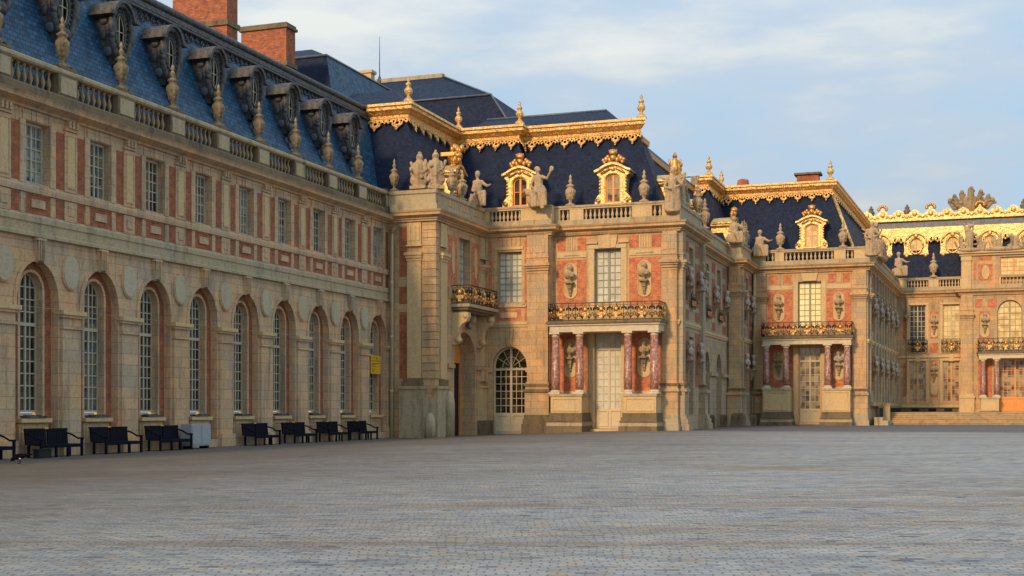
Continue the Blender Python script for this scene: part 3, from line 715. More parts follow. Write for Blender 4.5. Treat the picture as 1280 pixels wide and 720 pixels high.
    for k in range(n):
        s = Y0 + .42 * (k + .5); ph = (s - c0) / sp; ph -= round(ph); dep = .45 + .75 * (abs(ph) * 2) ** 1.3
        for j in range(int(dep / .2) + 1):
            z = tl - .35 - j * .2
            for sx in (-1, 1):
                q = rnd.uniform(-.5, .5)
                pts = [FS.p(s + sx * (.09 + .07 * math.cos(t + q)), z + .09 * math.sin(t + q), .06) for t in (0, 1.2, 2.4, 3.6, 4.8)]
                lace.tube(pts, .03, 'lead', 4, False)
        lace.tube([FS.p(s, tl - .25, .06), FS.p(s + rnd.uniform(-.08, .08), tl - .35 - dep, .05)], [.05, .02], 'lead', 4)
    lace.build('lead_fringe', roof)
    # bull's-eye dormers
    def dormer():
        e = thing('tmp', 'x', 'x', (0, 0, 0)); fd = FX(0)
        b = MB(); w = .50
        b.plate(fd, [(-.22, -1.15), (.22, -1.15), (.46, -.55), (w, .6), (.38, .86), (0, .98), (-.38, .86), (-w, .6), (-.46, -.55)], [ell(0, .05, .29, .62, 20)], -1.3, 0, 'lead')
        for j in range(24):
            a = 2 * math.pi * j / 24; b.ball((.03, .39 * math.cos(a), .05 + .74 * math.sin(a)), .05, 'lead', 6, 4)
        for sx in (-1, 1):
            b.tube([(.05, sx * .5, .55), (.1, sx * .56, .15), (.02, sx * .5, -.35), (.06, sx * .34, -.75), (.0, sx * .16, -1.1)], [.10, .13, .10, .1, .07], 'lead', 8)
            b.ball((.06, sx * .55, -.2), .12, 'lead', 8, 6); b.ball((-.3, sx * .5, .35), (.2, .08, .16), 'lead', 8, 6); b.ball((-.35, sx * .48, -.1), (.16, .08, .25), 'lead', 8, 6); b.ball((-.2, sx * .4, -.7), (.2, .08, .2), 'lead_pale', 8, 6)
        b.ball((.1, 0, -.85), (.12, .26, .2), 'lead'); b.ball((.05, 0, -1.25), (.14, .18, .28), 'lead'); b.ball((.0, .04, -1.6), (.1, .12, .22), 'lead_pale'); b.ball((.06, 0, .98), (.14, .2, .14), 'lead')
        b.tube([(.02, .29 * math.cos(a), .05 + .62 * math.sin(a)) for a in [2 * math.pi * j / 24 for j in range(25)]], .05, 'lead', 6)
        me1 = b
        h = MB()     # curved hood running back into the roof
        for (rr, d1, z) in ((.60, .26, .08), (.52, .16, -.02)):
            pts = [(rr * math.cos(a), .45 + z + .60 * math.sin(a)) for a in [math.pi * (.06 + .88 * i / 12) for i in range(13)]]
            ins = [(x * .86, zz - .1) for x, zz in pts][::-1]
            h.plate(fd, [( .82, .60)] + pts + [(-.82, .60), (-.82, .48), (-.54, .48)] + ins + [(.54, .48), (.82, .48)] if rr > .55 else pts + ins, [], -1.4, d1, 'lead', back=False)
        h2 = MB(); h2.tube([(-.03, -.29, .05), (-.03, .29, .05)], .025, 'white_paint', 4); h2.tube([(-.03, 0, -.56), (-.03, 0, .66)], .03, 'white_paint', 4)
        h2.tube([(-.03, .26 * math.cos(a), .05 + .58 * math.sin(a)) for a in [2 * math.pi * j / 20 for j in range(21)]], .03, 'white_paint', 5)
        g = MB().plate(fd, ell(0, .05, .30, .63, 20), [], -.1, -.1, 'glass')
        bpy.data.objects.remove(e)
        return me1, h, h2, g
    b, h, h2, g = dormer(); first = None
    for k in range(-2, 9):
        y = c0 + sp * k - .25; pos = V((-31.55, y, 16.15))
        if first is None:
            o = link_mb(b, 'dormer', T, pos); o.scale = (1.12,) * 3; a1 = link_mb(h, 'hood', o, pos); a2 = link_mb(h2, 'window', o, pos); a3 = link_mb(g, 'pane', o, pos); first = (o.data, a1.data, a2.data, a3.data)
        else:
            o = link('dormer', first[0], T, pos); o.scale = (1.12,) * 3
            for nm, me in zip(('hood', 'window', 'pane'), first[1:]): link(nm, me, o, pos)
    # small segmental lead cowls low on the roof
    cm = None
    for k in range(-2, 9):
        y = c0 + sp * k - sp / 2 + .75; pos = V((-31.05, y, 13.42))
        if cm is None:
            m_ = MB().plate(FX(0), arch_poly(-.6, .6, -.4, -.1, .45, 12), [arch_poly(-.46, .46, -.41, -.1, .33, 12)], -.5, .3, 'lead_pale'); m_.plate(FX(0), arch_poly(-.5, .5, -.4, -.1, .35, 12), [], .1, .1, 'black'); cm = link_mb(m_, 'roof_cowl', T, pos).data
        else: link('roof_cowl', cm, T, pos)
    return T
def link_mb(mb, name, par, pos):
    o = mb.build(name); me = o.data; bpy.data.objects.remove(o); return link(name, me, par, pos)
left_wing()
places = ['beside the frame edge', 'above the first full arcade pier from the left', 'above the second arcade pier from the left', 'above the third arcade pier from the left', 'above the fourth arcade pier',
          'above the fifth arcade pier', 'above the sixth arcade pier', 'above the seventh arcade pier', 'above the eighth arcade pier', '']
for k in range(10):
    y = 36.13 + 3.39 * (k - 1) + 3.39 / 2
    if k == 9: continue
    urn((-30.42, y, 13.46), 'sooty urn on the left balustrade ' + places[k], 'statue_left', .98)
urn((-29.9, 65.0, 13.36), 'sooty stone flame urn where the left wing parapet meets the corner pavilion', 'statue_left', .95)

# chimneys of the left wing
def chimney(x0, x1, y0, y1, z0, z1, band, label):
    T = thing('chimney', label, 'chimney', ((x0 + x1) / 2, (y0 + y1) / 2, z0), 'brick chimneys behind the left roof')
    F = Fr((0, y0, 0), (1, 0, 0), (0, -1, 0)); dep = y1 - y0
    MB().box(F, x0, x1, z0, z1, -dep, 0, 'brick_chimney').build('shaft', T)
    MB().box(F, x0 - .1, x1 + .1, band, band + .25, -dep - .1, .1, 'stone_dark').build('band', T)
    MB().box(F, x0 - .12, x1 + .12, z1 - .02, z1 + .14, -dep - .12, .12, 'stone_dark').box(F, x0 - .04, x1 + .04, z1 + .14, z1 + .3, -dep - .04, .04, 'stone_dark').build('cap', T)
chimney(-38.2, -35.0, 56, 57.0, 18, 23.4, 20.6, 'tall brick chimney with a stone band, cut by the top of the picture')
chimney(-41.5, -38.4, 68, 69.1, 18, 24.2, 21.9, 'broad brick chimney with a stone cap beside the blue hipped roof')

# ================================================================== PAVILIONS
def wall_seg(mb, fr, s0, s1, holes, m, z0=-.6, z1=11.6, dep=-.45): mb.plate(fr, rect(s0, s1, z0, z1), holes, dep, 0, m, oe=False)
def roof_sweep(T, i0, i1, gold=True, lace=True, slate='slate', nm='roof'):
    r = MB(); r.sweep(off, i0, i1, [(-.75, 12.2), (-3.05, 17.9)], slate, closed=False); roof = r.build(nm, T)
    if gold: MB().sweep(off, i0, i1, [(-3.3, 18.95), (-3.6, 19.05), (-4.4, 19.1)], 'lead_pale', closed=False).build('lead_flat', roof)
    if gold:
        g = MB(); g.sweep(off, i0, i1, [(-3.1, 17.98), (-2.90, 17.98), (-2.86, 18.04), (-2.94, 18.1), (-2.94, 18.28), (-2.8, 18.32), (-2.72, 18.42), (-2.6, 18.52), (-2.6, 18.68), (-2.52, 18.74), (-2.56, 18.9), (-3.4, 18.98), (-3.4, 17.7)], 'gold'); g.build('gilt_cornice', roof)
    if lace:
        for i in range(i0, i1):
            a, b = V(off(i, -2.86)), V(off(i + 1, -2.86)); Ls = (b - a).length
            if Ls < .5: continue
            t = (b - a).normalized(); n = V((t.y, -t.x))
            Uu = V((-n.x * 2.3, -n.y * 2.3, 5.7)).normalized(); NN = V((n.x * 5.7, n.y * 5.7, 2.3)).normalized()
            fr = Fr((a.x - n.x * .06, a.y - n.y * .06, 18.02), (t.x, t.y, 0), NN, Uu); k = max(1, round(Ls / 1.15)); w = Ls / k
            mb = MB(); outl = [(0, 0)]; holes = []
            for j in range(k):
                c = w * (j + .5); s = w / 1.15
                outl += [(c - .56 * s, -.22), (c - .48 * s, -.40), (c - .40 * s, -.24), (c - .30 * s, -.26), (c - .26 * s, -.5), (c - .16 * s, -.62), (c - .09 * s, -.66), (c - .06 * s, -.80), (c, -.92), (c + .06 * s, -.80), (c + .09 * s, -.66), (c + .16 * s, -.62), (c + .26 * s, -.5), (c + .30 * s, -.26), (c + .40 * s, -.24), (c + .48 * s, -.40), (c + .56 * s, -.22)]
                holes += [ell(c, -.33, .10 * s, .12, 8), ell(c - .43 * s, -.13, .07, .07, 6), ell(c + .43 * s, -.13, .07, .07, 6), ell(c - .2 * s, -.2, .07, .10, 6), ell(c + .2 * s, -.2, .07, .10, 6), ell(c, -.12, .05, .05, 6)]
            outl += [(Ls, 0)]; outl = [(a_, b_ * .84) for a_, b_ in outl]; holes = [[(a_, b_ * .84) for a_, b_ in h_] for h_ in holes]
            mb.plate(fr, outl, holes, 0, .05, 'gold')
            for j in range(k):
                c = w * (j + .5); mb.ball(fr.p(c, -.60, .05), (.08, .08, .09), 'gold', 6, 5)
                for sx in (-1, 1): mb.tube([fr.p(c + sx * .05, -.55, .06), fr.p(c + sx * .2, -.45, .07), fr.p(c + sx * .24, -.25, .06)], .025, 'gold', 4)
            mb.build('gilt_lace', roof)
    return roof
def gold_dormer(T, fr, s, z, label=None, pane='glass', w=1.0, fm='gold_paint'):
    """arched gilded dormer with scroll sides and a crest; z = foot, overall about 2.6 m + crest"""
    mb = MB(); P = 'gold_paint'
    side = [(.60, 0), (1.02, 0), (1.12, .12), (1.1, .35), (.98, .55), (.84, .7), (.78, 1.0), (.78, 1.7), (.98, 1.85), (1.0, 2.02)]
    out = [(s + w * x, z + y) for x, y in side] + [(s + w * .6, z + 2.22), (s + w * .3, z + 2.38), (s, z + 2.44), (s - w * .3, z + 2.38), (s - w * .6, z + 2.22)] + [(s - w * x, z + y) for x, y in side[::-1]]
    hole = arch_poly(s - .46 * w, s + .46 * w, z + .14, z + 1.55, z + 1.88, 12)
    mb.plate(fr, out[:], [hole], -1.6, 0, P)
    cor = [(x, y) for x, y in [(1.1, 1.98), (1.12, 2.1), (.85, 2.2), (.6, 2.36), (.3, 2.5), (0, 2.56), (-.3, 2.5), (-.6, 2.36), (-.85, 2.2), (-1.12, 2.1), (-1.1, 1.98), (-.85, 2.06), (-.6, 2.22), (-.3, 2.36), (0, 2.42), (.3, 2.36), (.6, 2.22), (.85, 2.06)]]
    mb.plate(fr, [(s + w * x, z + y) for x, y in cor], [], -1.5, .22, P)
    mb.plate(fr, arch_poly(s - .62 * w, s + .62 * w, z + .05, z + 1.55, z + 2.04, 12), [arch_poly(s - .5 * w, s + .5 * w, z + .1, z + 1.55, z + 1.92, 12)], 0, .07, P)
    for sx in (-1, 1):
        pts = [fr.p(s + sx * w * (.9 + .16 * (1 - t / 9) * math.cos(t)), z + .28 + .2 * (1 - t / 9) * math.sin(t), .05) for t in [i * .7 for i in range(12)]]
        mb.tube(pts, .05, P, 6); mb.ball(fr.p(s + sx * .9 * w, z + .28, .05), .09, P, 8, 6)
        for j in range(5): mb.ball(fr.p(s + sx * .8 * w, z + .85 + .2 * j, .03), (.07, .07, .09), P, 6, 5)
        mb.tube([fr.p(s + sx * .2, z + 2.2, .06), fr.p(s + sx * .5, z + 2.06, .1), fr.p(s + sx * .72, z + 1.9, .06)], [.08, .09, .05], P, 6)
    mb.ball(fr.p(s, z + 2.16, .1), (.13, .12, .15), P, 8, 6)
    o = mb.build('gilt_dormer', T)
    if label: o['label'] = label
    cr = MB()
    for sx in (-1, 1):
        for j, (x, y, r_) in enumerate(((.22, 2.72, .17), (.45, 2.78, .16), (.62, 2.72, .12), (.34, 2.92, .12), (.55, 2.6, .12))): cr.ball(fr.p(s + sx * x * w, z + y, -.1), (r_, r_ * .7, r_), 'gold_dark', 8, 6)
    cr.ball(fr.p(s, z + 2.84, 0), (.2, .16, .2), 'gold_dark')
    cr.ball(fr.p(s, z + 3.12, -.02), (.27, .2, .2), 'gold_dark')
    for j in range(5): cr.ball(fr.p(s + (j - 2) * .11, z + 3.3 - .025 * abs(j - 2), .02), .06, 'gold_dark', 6, 5)
    cr.build('gilt_crest', o)
    window(o, fr, s - .46 * w, s + .46 * w, z + .14, z + 1.88, -.14, 2, 2, pane=pane, fm='door_orange', arch=z + 1.55, w=.09, mid=.12)
    # dark cheeks run back into the roof
    return o
def gold_finial(x, y, z, label, h=1.0):
    mb = MB().lathe((0, 0, 0), [(.34, 0), (.3, .12), (.12, .3), (.09, .42), (.22, .52), (.26, .68), (.2, .82), (.1, .9), (.16, .98), (.17, 1.08), (.1, 1.16), (.05, 1.2), (.1, 1.28), (.05, 1.42), (.01, 1.5)], 'gold', 10)
    o = link_mb(mb, 'gilt_finial', None, (x, y, z)); o.scale = (h, h, h)
    tag(o, label, 'finial', 'gilt finials on the roof cornices')

# ---- corner pavilion (dark doorway under an iron balcony)
def corner_pavilion():
    T = thing('corner_pavilion', 'weathered stone corner pavilion with a black doorway under an iron balcony', 'building', (-28.7, 68.5, -.25))
    F = FY(64.7); G = FX(-27.3); mb = MB()
    wall_seg(mb, F, -30.1, -27.3, [], 'stone')
    door = arch_poly(67.45, 70.75, -.6, 4.1, 5.7, 16)
    mb.plate(G, rect(64.7, 72.3, -.65, 11.6), [arch_poly(67.45, 70.75, -.62, 4.1, 5.7, 16), rect(68.2, 69.9, 7.5, 11.1)], -.9, 0, 'stone', oe=False)
    for z0, z1 in ((-.1, 3.0),): pass
    for z0, z1 in ((2.95, 6.6), (7.05, 8.0), (8.55, 10.9)): mb.box(F, -29.45, -29.0, z0, z1, 0, .015, 'brick_left')
    mb.box(F, -29.45, -29.0, 10.5, 11.3, 0, .012, 'brick_left')
    for a, b in ((66.55, 67.85), (70.15, 71.35)):
        mb.box(G, a, b, 8.35, 11.05, 0, .015, 'brick'); mb.plate(G, ell((a + b) / 2, 9.8, .24, .95, 18), [], .015, .06, 'stone_plain')
        mb.box(G, a, b, 7.5, 8.1, 0, .05, 'stone'); 
    mb.build('wall', T)
    # rusticated quoins
    qn = MB(); z = 2.9; k = 0
    while z < 11.4:
        e = .055 if k % 2 else .07
        qn.box(F, -28.06, -27.3, z + .015, z + .415, 0, e, 'stone'); qn.box(G, 64.64, 65.15, z + .015, z + .415, 0, e, 'stone'); z += .43; k += 1
    qn.build('quoins', T)
    mb = MB(); mb.box(F, -28.95, -28.12, 2.9, 9.4, 0, .1, 'stone_plain')
    for k, (a, b) in enumerate(((9.4, 9.55), (9.55, 9.7), (9.7, 9.86))): mb.box(F, -28.98 - .05 * k, -28.08 + .03 * k, a, b, 0, .14 + .07 * k, 'stone_plain')
    mb.box(F, -28.95, -28.12, 10.25, 11.5, 0, .1, 'stone_plain')
    for j in range(3): mb.box(F, -28.85 + .26 * j, -28.72 + .26 * j, 10.5, 11.3, .1, .14, 'stone_plain')
    mb.box(F, -29.0, -28.05, 10.2, 10.27, 0, .17, 'stone_plain'); mb.build('pilaster', T)
    for a, b in ((65.25, 66.1), (71.5, 72.15)):
        mb = MB(); mb.box(G, a, b, 2.9, 9.4, 0, .12, 'stone_plain')
        for k, (u, v) in enumerate(((9.4, 9.55), (9.55, 9.7), (9.7, 9.86))): mb.box(G, a - .05 * k, b + .05 * k, u, v, 0, .17 + .07 * k, 'stone_plain')
        mb.box(G, a, b, 10.2, 11.5, 0, .12, 'stone_plain'); mb.box(G, a - .05, b + .05, 10.2, 10.27, 0, .18, 'stone_plain'); mb.build('pilaster', T)
    pl = MB(); pl.box(F, -29.35, -27.85, -.6, 2.35, 0, .3, 'stone_grey'); pl.box(F, -29.4, -27.8, 2.35, 2.5, 0, .38, 'stone_grey'); pl.box(F, -29.2, -28.0, 2.5, 2.75, 0, .28, 'stone_dark'); pl.box(F, -29.15, -28.05, 2.75, 2.95, 0, .2, 'stone_dark')
    pl.box(F, -27.85, -27.3, -.6, 1.9, 0, .42, 'stone_grey'); pl.box(G, 64.45, 66.2, -.6, 2.35, 0, .25, 'stone_grey'); pl.box(G, 64.35, 66.25, 2.35, 2.5, 0, .32, 'stone_grey'); pl.box(G, 65.2, 66.15, 2.5, 2.85, 0, .2, 'stone_dark')
    pl.build('plinth', T)
    for y, zz in ((64.1, 1.1), (65.9, 2.3)):   # rounded guard stones at the foot of the corner
        g = MB().lathe((-27.35 if y < 65 else -26.95, y, -.5), [(.3, 0), (.3, zz - .2), (.24, zz + .2), (.1, zz + .42)], 'stone_grey', 12); g.build('guard_stone', T)
    # the doorway
    d = MB(); d.plate(G, arch_poly(67.45, 70.75, -.6, 4.1, 5.7, 16), [rect(67.6, 70.6, -.5, 3.95)], -1.0, -.9, 'door_orange'); d.box(G, 67.5, 70.7, -.6, 4.0, -1.3, -1.0, 'black'); d.build('doorway', T)
    MB().box(G, 66.4, 67.3, 3.55, 3.8, 0, .14, 'stone').box(G, 70.85, 72.2, 3.55, 3.8, 0, .14, 'stone').build('impost', T)
    pd = MB(); pd.box(G, 71.2, 72.2, -.4, 2.5, 0, .22, 'stone_plain'); pd.box(G, 71.1, 72.25, -.4, .55, 0, .6, 'stone_dark'); pd.box(G, 71.15, 72.25, 2.5, 2.62, 0, .3, 'stone_plain'); pd.build('pedestal', T)
    window(T, G, 68.2, 69.9, 7.5, 11.1, -.35, 4, 8, pane='glass_cream', fm='sash')
    # balcony on two scroll brackets
    B = MB(); B.box(G, 66.95, 71.75, 7.0, 7.18, 0, 1.12, 'stone_grey'); B.box(G, 67.05, 71.65, 6.84, 7.0, 0, 1.0, 'stone_dark'); B.box(G, 67.2, 71.5, 6.7, 6.84, 0, .85, 'stone_dark')
    bo = B.build('balcony', T)
    for s in (67.15, 71.05):
        prof = [(0, 6.7), (.95, 6.7), (.98, 6.45), (.86, 6.2), (.6, 6.05), (.42, 5.8), (.36, 5.45), (.4, 5.2), (.3, 4.95), (.12, 4.85), (0, 4.9)]
        c = MB(); vs = [G.p(s + e, z, dd) for e in (0, .42) for dd, z in prof]; n = len(prof)
        c.add(vs, [(k, n + k, n + (k + 1) % n, (k + 1) % n) for k in range(n)] + [tuple(range(n))[::-1], tuple(range(n, 2 * n))], 'stone_plain')
        c.tube([G.p(s - .02, 5.15, .3), G.p(s + .44, 5.15, .3)], .17, 'stone_plain', 12); c.tube([G.p(s - .02, 6.5, .8), G.p(s + .44, 6.5, .8)], .16, 'stone_plain', 12)
        c.build('bracket', bo)
    MB().ball(G.p(69.3, 6.45, .35), (.3, .22, .35), 'statue').ball(G.p(69.3, 6.1, .25), (.2, .2, .25), 'statue').build('mask', bo)
    rail_iron(bo, G, 67.05, 71.65, 7.2, 8.25, 1.05, [67.9, 69.3, 70.8])
    rail_iron(bo, FY(67.05), -27.3, -26.25, 7.2, 8.25, 0, [-26.8]); rail_iron(bo, Fr((0, 71.65, 0), (1, 0, 0), (0, 1, 0)), -27.3, -26.25, 7.2, 8.25, 0, [-26.8])
    # mouldings
    MB().sweep(off, 1, 3, CORN, 'stone').build('cornice', T)
    MB().sweep(off, 1, 3, [(.16, 12.12), (.14, 12.5), (.02, 12.56), (.02, 13.05), (.1, 13.1), (.1, 13.3), (-.4, 13.34), (-.4, 12.12)], 'stone_grey').build('parapet', T)
    pn = MB()
    for j in range(3):
        a = 66.4 + 1.9 * j; pn.box(G, a, a + 1.2, 12.62, 12.98, .0, .015, 'stone_dark')
        for q in range(5): pn.box(G, a + .08 + q * .23, a + .18 + q * .23, 12.64, 12.96, .015, .06, 'stone_plain')
    pn.build('parapet_panels', T)
    roof = roof_sweep(T, 1, 3)
    # gilded corner bracket with a helmet, standing on the roof arris
    x, y = off(2, -2.0)
    g = MB(); g.box(Fr((x, y, 0), (1, 0, 0), (0, -1, 0)), 1.0, 1.9, 15.75, 15.95, -2.7, -2.0, 'gold_dark')
    g = MB(); x, y = -28.5, 71.0
    g.tube([(x, y, 13.6), (x + .1, y - .1, 14.6), (x - .1, y - .15, 15.6), (x - .3, y - .05, 16.4)], [.42, .3, .3, .42], 'gold_dark', 10); g.box(FY(y), x - .9, x + .1, 16.3, 16.52, -.5, .5, 'gold_dark')
    for j in range(9): g.ball((x - .25 + .2 * math.sin(j * 2.1), y - .3, 13.9 + .3 * j), (.16, .16, .2), 'gold_dark', 8, 6)
    for j in range(6): g.ball((x - .3 + .12 * j, y - .1, 16.75 + .12 * math.sin(j * 1.3)), (.17, .2, .22), 'gold_dark', 8, 6)
    g.build('gilt_corner_bracket', roof)
    gold_dormer(T, FX(-28.15), 70.2, 13.1, w=.85)
    tp = off(2, -2.9); gold_finial(tp[0], tp[1], 18.9, 'gilt finial at the outer corner of the left gilt cornice')
    tp = off(3, -2.9); gold_finial(tp[0] + .1, tp[1] - .1, 18.9, 'gilt finial in the angle between the left and middle gilt cornices', .95)
    return T
corner_pavilion()
sculpt('trophy', trophy(1, 2.05, .48), 'statue', 'stone armour trophy with helmet, leftmost on the corner pavilion parapet', 'trophy', (-28.3, 64.85, 13.34), 0)
sculpt('trophy', trophy(5, 2.15, .46), 'statue', 'stone armour trophy with crested helmet right at the corner of the pavilion parapet', 'trophy', (-27.45, 65.1, 13.34), .5)
urn((-27.5, 67.6, 13.34), 'squat stone urn in front of the small gilt side dormer', 'statue', 1.0, False)
urn((-27.5, 69.2, 13.34), 'stone flame urn just right of the squat urn by the small gilt side dormer', 'statue', .95)
sculpt('statue', recliner(seed=3), 'statue', 'weathered stone seated figure at the inner end of the corner pavilion parapet', 'statue', (-27.2, 71.1, 13.34), .2).scale = (1.05, 1.05, 1.35)

# ---- a portico bay: balcony on four red marble columns round a glazed door (used by both brick pavilions)
def portico(T, F, s0, s1, cols, zc0, zc1, slab0, rail0, rail1, peds, proj, emblems, mats):
    y = proj
    e = MB(); e.box(F, s0 + .1, s1 - .1, zc1, slab0 - .12, 0, y, 'marble_white'); e.box(F, s0 + .02, s1 - .02, slab0 - .12, slab0, 0, y + .1, 'marble_white')
    e.box(F, s0 - .08, s1 + .08, slab0, slab0 + .14, 0, y + .22, 'stone_dark'); bo = e.build('balcony', T)
    rail_iron(bo, F, s0 + .05, s1 - .05, rail0, rail1, y + .1, emblems)
    for s, nn in ((s0 + .05, -1), (s1 - .05, 1)):
        fr = Fr(F.p(s, 0, 0), F.N, F.S * nn); rail_iron(bo, fr, .05, y + .08, rail0, rail1, 0, [y * .5])
    for c in cols:
        p = F.p(c, 0, y - .32)
        sh = MB().lathe(p, [(.24, zc0 + .22), (.25, zc0 + .8), (.215, zc1 - .28)], 'marble_red', 16); o = sh.build('column', T)
        MB().box(F, c - .33, c + .33, zc0, zc0 + .1, y - .65, y + .01, 'marble_white').lathe(p, [(.31, zc0 + .1), (.32, zc0 + .15), (.27, zc0 + .2), (.25, zc0 + .23)], 'marble_white', 16).build('base', o)
        MB().lathe(p, [(.215, zc1 - .28), (.24, zc1 - .22), (.22, zc1 - .18), (.29, zc1 - .1)], 'marble_white', 16).box(F, c - .31, c + .31, zc1 - .11, zc1 - .003, y - .63, y - .01, 'marble_white').build('capital', o)
    for a, b in peds:
        g = MB(); gb = gzf(F, a) - .15
        g.box(F, a - .12, b + .12, gb, .26, 0, y + .55, 'stone_dark'); g.box(F, a - .08, b + .08, .26, .50, 0, y + .38, 'stone_grey'); g.box(F, a - .04, b + .04, .56, .78, 0, y + .24, 'stone_dark'); g.box(F, a - .1, b + .1, .50, .57, 0, y + .46, 'stone_dark'); g.box(F, a, b, .78, 1.02, 0, y + .1, 'stone_dark')
        g.box(F, a + .06, b - .06, 1.02, zc0 - .14, 0, y - .02, 'stone_plain'); g.plate(F, rect(a + .15, b - .15, 1.12, zc0 - .24), [rect(a + .22, b - .22, 1.19, zc0 - .31)], y - .02, y + .02, 'stone_plain')
        g.box(F, a, b, zc0 - .14, zc0 - .003, 0, y + .04, 'stone_grey'); g.build('pedestal', T)

def parapet(T, F, s0, s1, groups, m='stone_plain', zb=12.12, d=-.12, name='balustrade'):
    """groups: (s0,s1,n) openings with balusters; the rest is solid pier"""
    mb = MB(); mb.box(F, s0, s1, zb, zb + .36, d - .2, d + .26, 'stone_grey'); mb.box(F, s0, s1, zb + 1.0, zb + 1.1, d - .2, d + .22, m); mb.box(F, s0, s1, zb + 1.1, zb + 1.22, d - .24, d + .28, 'stone_grey')
    e = s0
    for a, b, n in groups + [(s1, s1, 0)]:
        if a > e: mb.box(F, e, a, zb + .36, zb + 1.0, d - .16, d + .2, m)
        e = b
    o = mb.build(name, T)
    for a, b, n in groups: balusters(o, F, a, b, zb + .36, zb + 1.0, d + .02, n, m)
    return o

# ---- first brick pavilion (nearest) with its courtyard return
def pavilion_one():
    T = thing('brick_pavilion', 'nearer orange brick and stone pavilion with arched door, columned balcony and navy roof', 'building', (-20, 73, 0))
    A = FY(72.3); B = FY(73.1); mb = MB()
    c = -25.68; dr = arch_poly(c - 1.0, c + 1.0, -.6, 3.75, 4.95, 18)
    mb.plate(A, rect(-27.3, -23.15, -.65, 11.6), [arch_poly(c - 1.1, c + 1.1, -.62, 3.75, 4.98, 18), rect(c - .78, c + .78, 7.6, 10.66)], -.5, 0, 'stone', oe=False)
    for a, b in ((-27.02, -26.82), (-24.72, -24.52)): mb.box(A, a, b, 7.6, 10.2, 0, .015, 'brick'); mb.box(A, a, b, 6.5, 7.3, 0, .015, 'brick'); mb.box(A, a, b, 10.65, 11.35, 0, .015, 'brick')
    mb.box(A, -26.5, -24.95, 6.52, 7.2, 0, .015, 'brick'); mb.box(A, -26.25, -25.2, 6.7, 7.02, .015, .06, 'stone_plain')
    for s in (-26.66, -24.9): mb.box(A, s, s + .2, 7.5, 10.75, 0, .06, 'stone')
    mb.box(A, -27.2, -24.6, 7.32, 7.46, 0, .1, 'stone'); mb.box(A, -26.6, -24.8, 10.78, 10.95, 0, .08, 'stone_plain')
    for j in range(-2, 3): mb.box(A, c + j * .28 - .13, c + j * .28 + .13, 10.95, 11.5, 0, .04 + .03 * (j == 0) + .015 * (j % 2), 'stone')
    mb.plate(A, [(c - .16, 4.98), (c + .16, 4.98), (c + .24, 6.05), (c - .24, 6.05)], [], 0, .12, 'stone')
    for j in (-1, 0, 1): mb.box(A, c + j * .12 - .03, c + j * .12 + .03, 5.1, 5.95, .12, .16, 'stone')
    mb.plate(A, arch_poly(c - 1.28, c + 1.28, 3.7, 3.75, 5.16, 18), [arch_poly(c - 1.1, c + 1.1, 3.71, 3.75, 4.98, 18)], 0, .05, 'stone')
    for s in (-27.1, -24.66): mb.box(A, s - (.0 if s < -26 else .0), s + .4 if s < -26 else s + .14, 3.45, 3.7, 0, .1, 'stone')
    # the return between the two fronts
    mb.plate(FX(-23.15), rect(72.3, 73.1, -.65, 11.6), [], 0, 0, 'stone')
    c2 = -19.82
    mb.plate(B, rect(-23.15, -15.6, -.6, 11.6), [rect(c2 - .8, c2 + .8, 7.5, 10.7), rect(c2 - .8, c2 + .8, .05, 5.72)], -.4, 0, 'stone', oe=False)
    for a, b in ((-22.95, -21.12), (-18.52, -16.62)):
        mb.box(B, a, b, 7.3, 10.12, 0, .015, 'brick'); mb.box(B, a, b, 2.2, 5.9, 0, .015, 'brick')
        w = (b - a) / 3.4
        mb.box(B, a, a + w, 10.68, 11.42, 0, .015, 'brick'); mb.box(B, b - w, b, 10.68, 11.42, 0, .015, 'brick')
        n = 5; x0 = a + w + .05; ww = (b - a - 2 * w - .1) / (2 * n - 1)
        for j in range(n): mb.box(B, x0 + 2 * j * ww, x0 + (2 * j + 1) * ww, 10.68, 11.42, 0, .04, 'stone_plain')
        mb.box(B, a, b, 10.25, 10.55, 0, .05, 'stone_plain'); mb.box(B, a + .45, b - .45, 10.36, 10.42, .05, .09, 'stone_grey')
        mb.box(B, a, b, 2.05, 2.3, 0, .06, 'stone_plain')
    for sx in (-1, 1):
        a, b = sorted((c2 + sx * .82, c2 + sx * 1.16)); mb.box(B, a, b, 6.4, 10.8, 0, .07, 'stone_plain'); mb.box(B, a, b, .1, 5.8, 0, .07, 'stone_plain')
    mb.box(B, c2 - 1.16, c2 + 1.16, 10.72, 10.95, 0, .1, 'stone_plain'); mb.plate(B, [(c2 - .5, 10.75), (c2 + .5, 10.75), (c2 + .62, 11.5), (c2 - .62, 11.5)], [], 0, .14, 'stone_plain'); mb.box(B, c2 - .18, c2 + .18, 10.72, 11.52, .14, .2, 'stone_plain')
    for sx in (-1, 1): mb.box(B, c2 + sx * .95 - .33, c2 + sx * .95 + .33, 11.02, 11.1, 0, .12, 'stone_plain')
    mb.build('wall', T)
    pilaster(T, A, -24.5, -23.2, 2.84, 11.55, 'stone', base_m='stone_dark'); pilaster(T, A, -27.2, -27.02, 2.84, 11.55, 'stone', ped=False, dd=.12, flutes=False)
    pilaster(T, B, -16.5, -15.65, 2.84, 11.55, 'stone', base_m='stone_grey')
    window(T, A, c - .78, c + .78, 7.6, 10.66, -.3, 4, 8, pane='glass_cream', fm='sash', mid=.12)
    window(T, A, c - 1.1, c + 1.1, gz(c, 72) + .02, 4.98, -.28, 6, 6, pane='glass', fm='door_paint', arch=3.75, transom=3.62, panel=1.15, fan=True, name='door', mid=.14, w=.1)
    window(T, B, c2 - .8, c2 + .8, 7.5, 10.7, -.3, 4, 7, pane='glass_cream', fm='sash', mid=.14, w=.1)
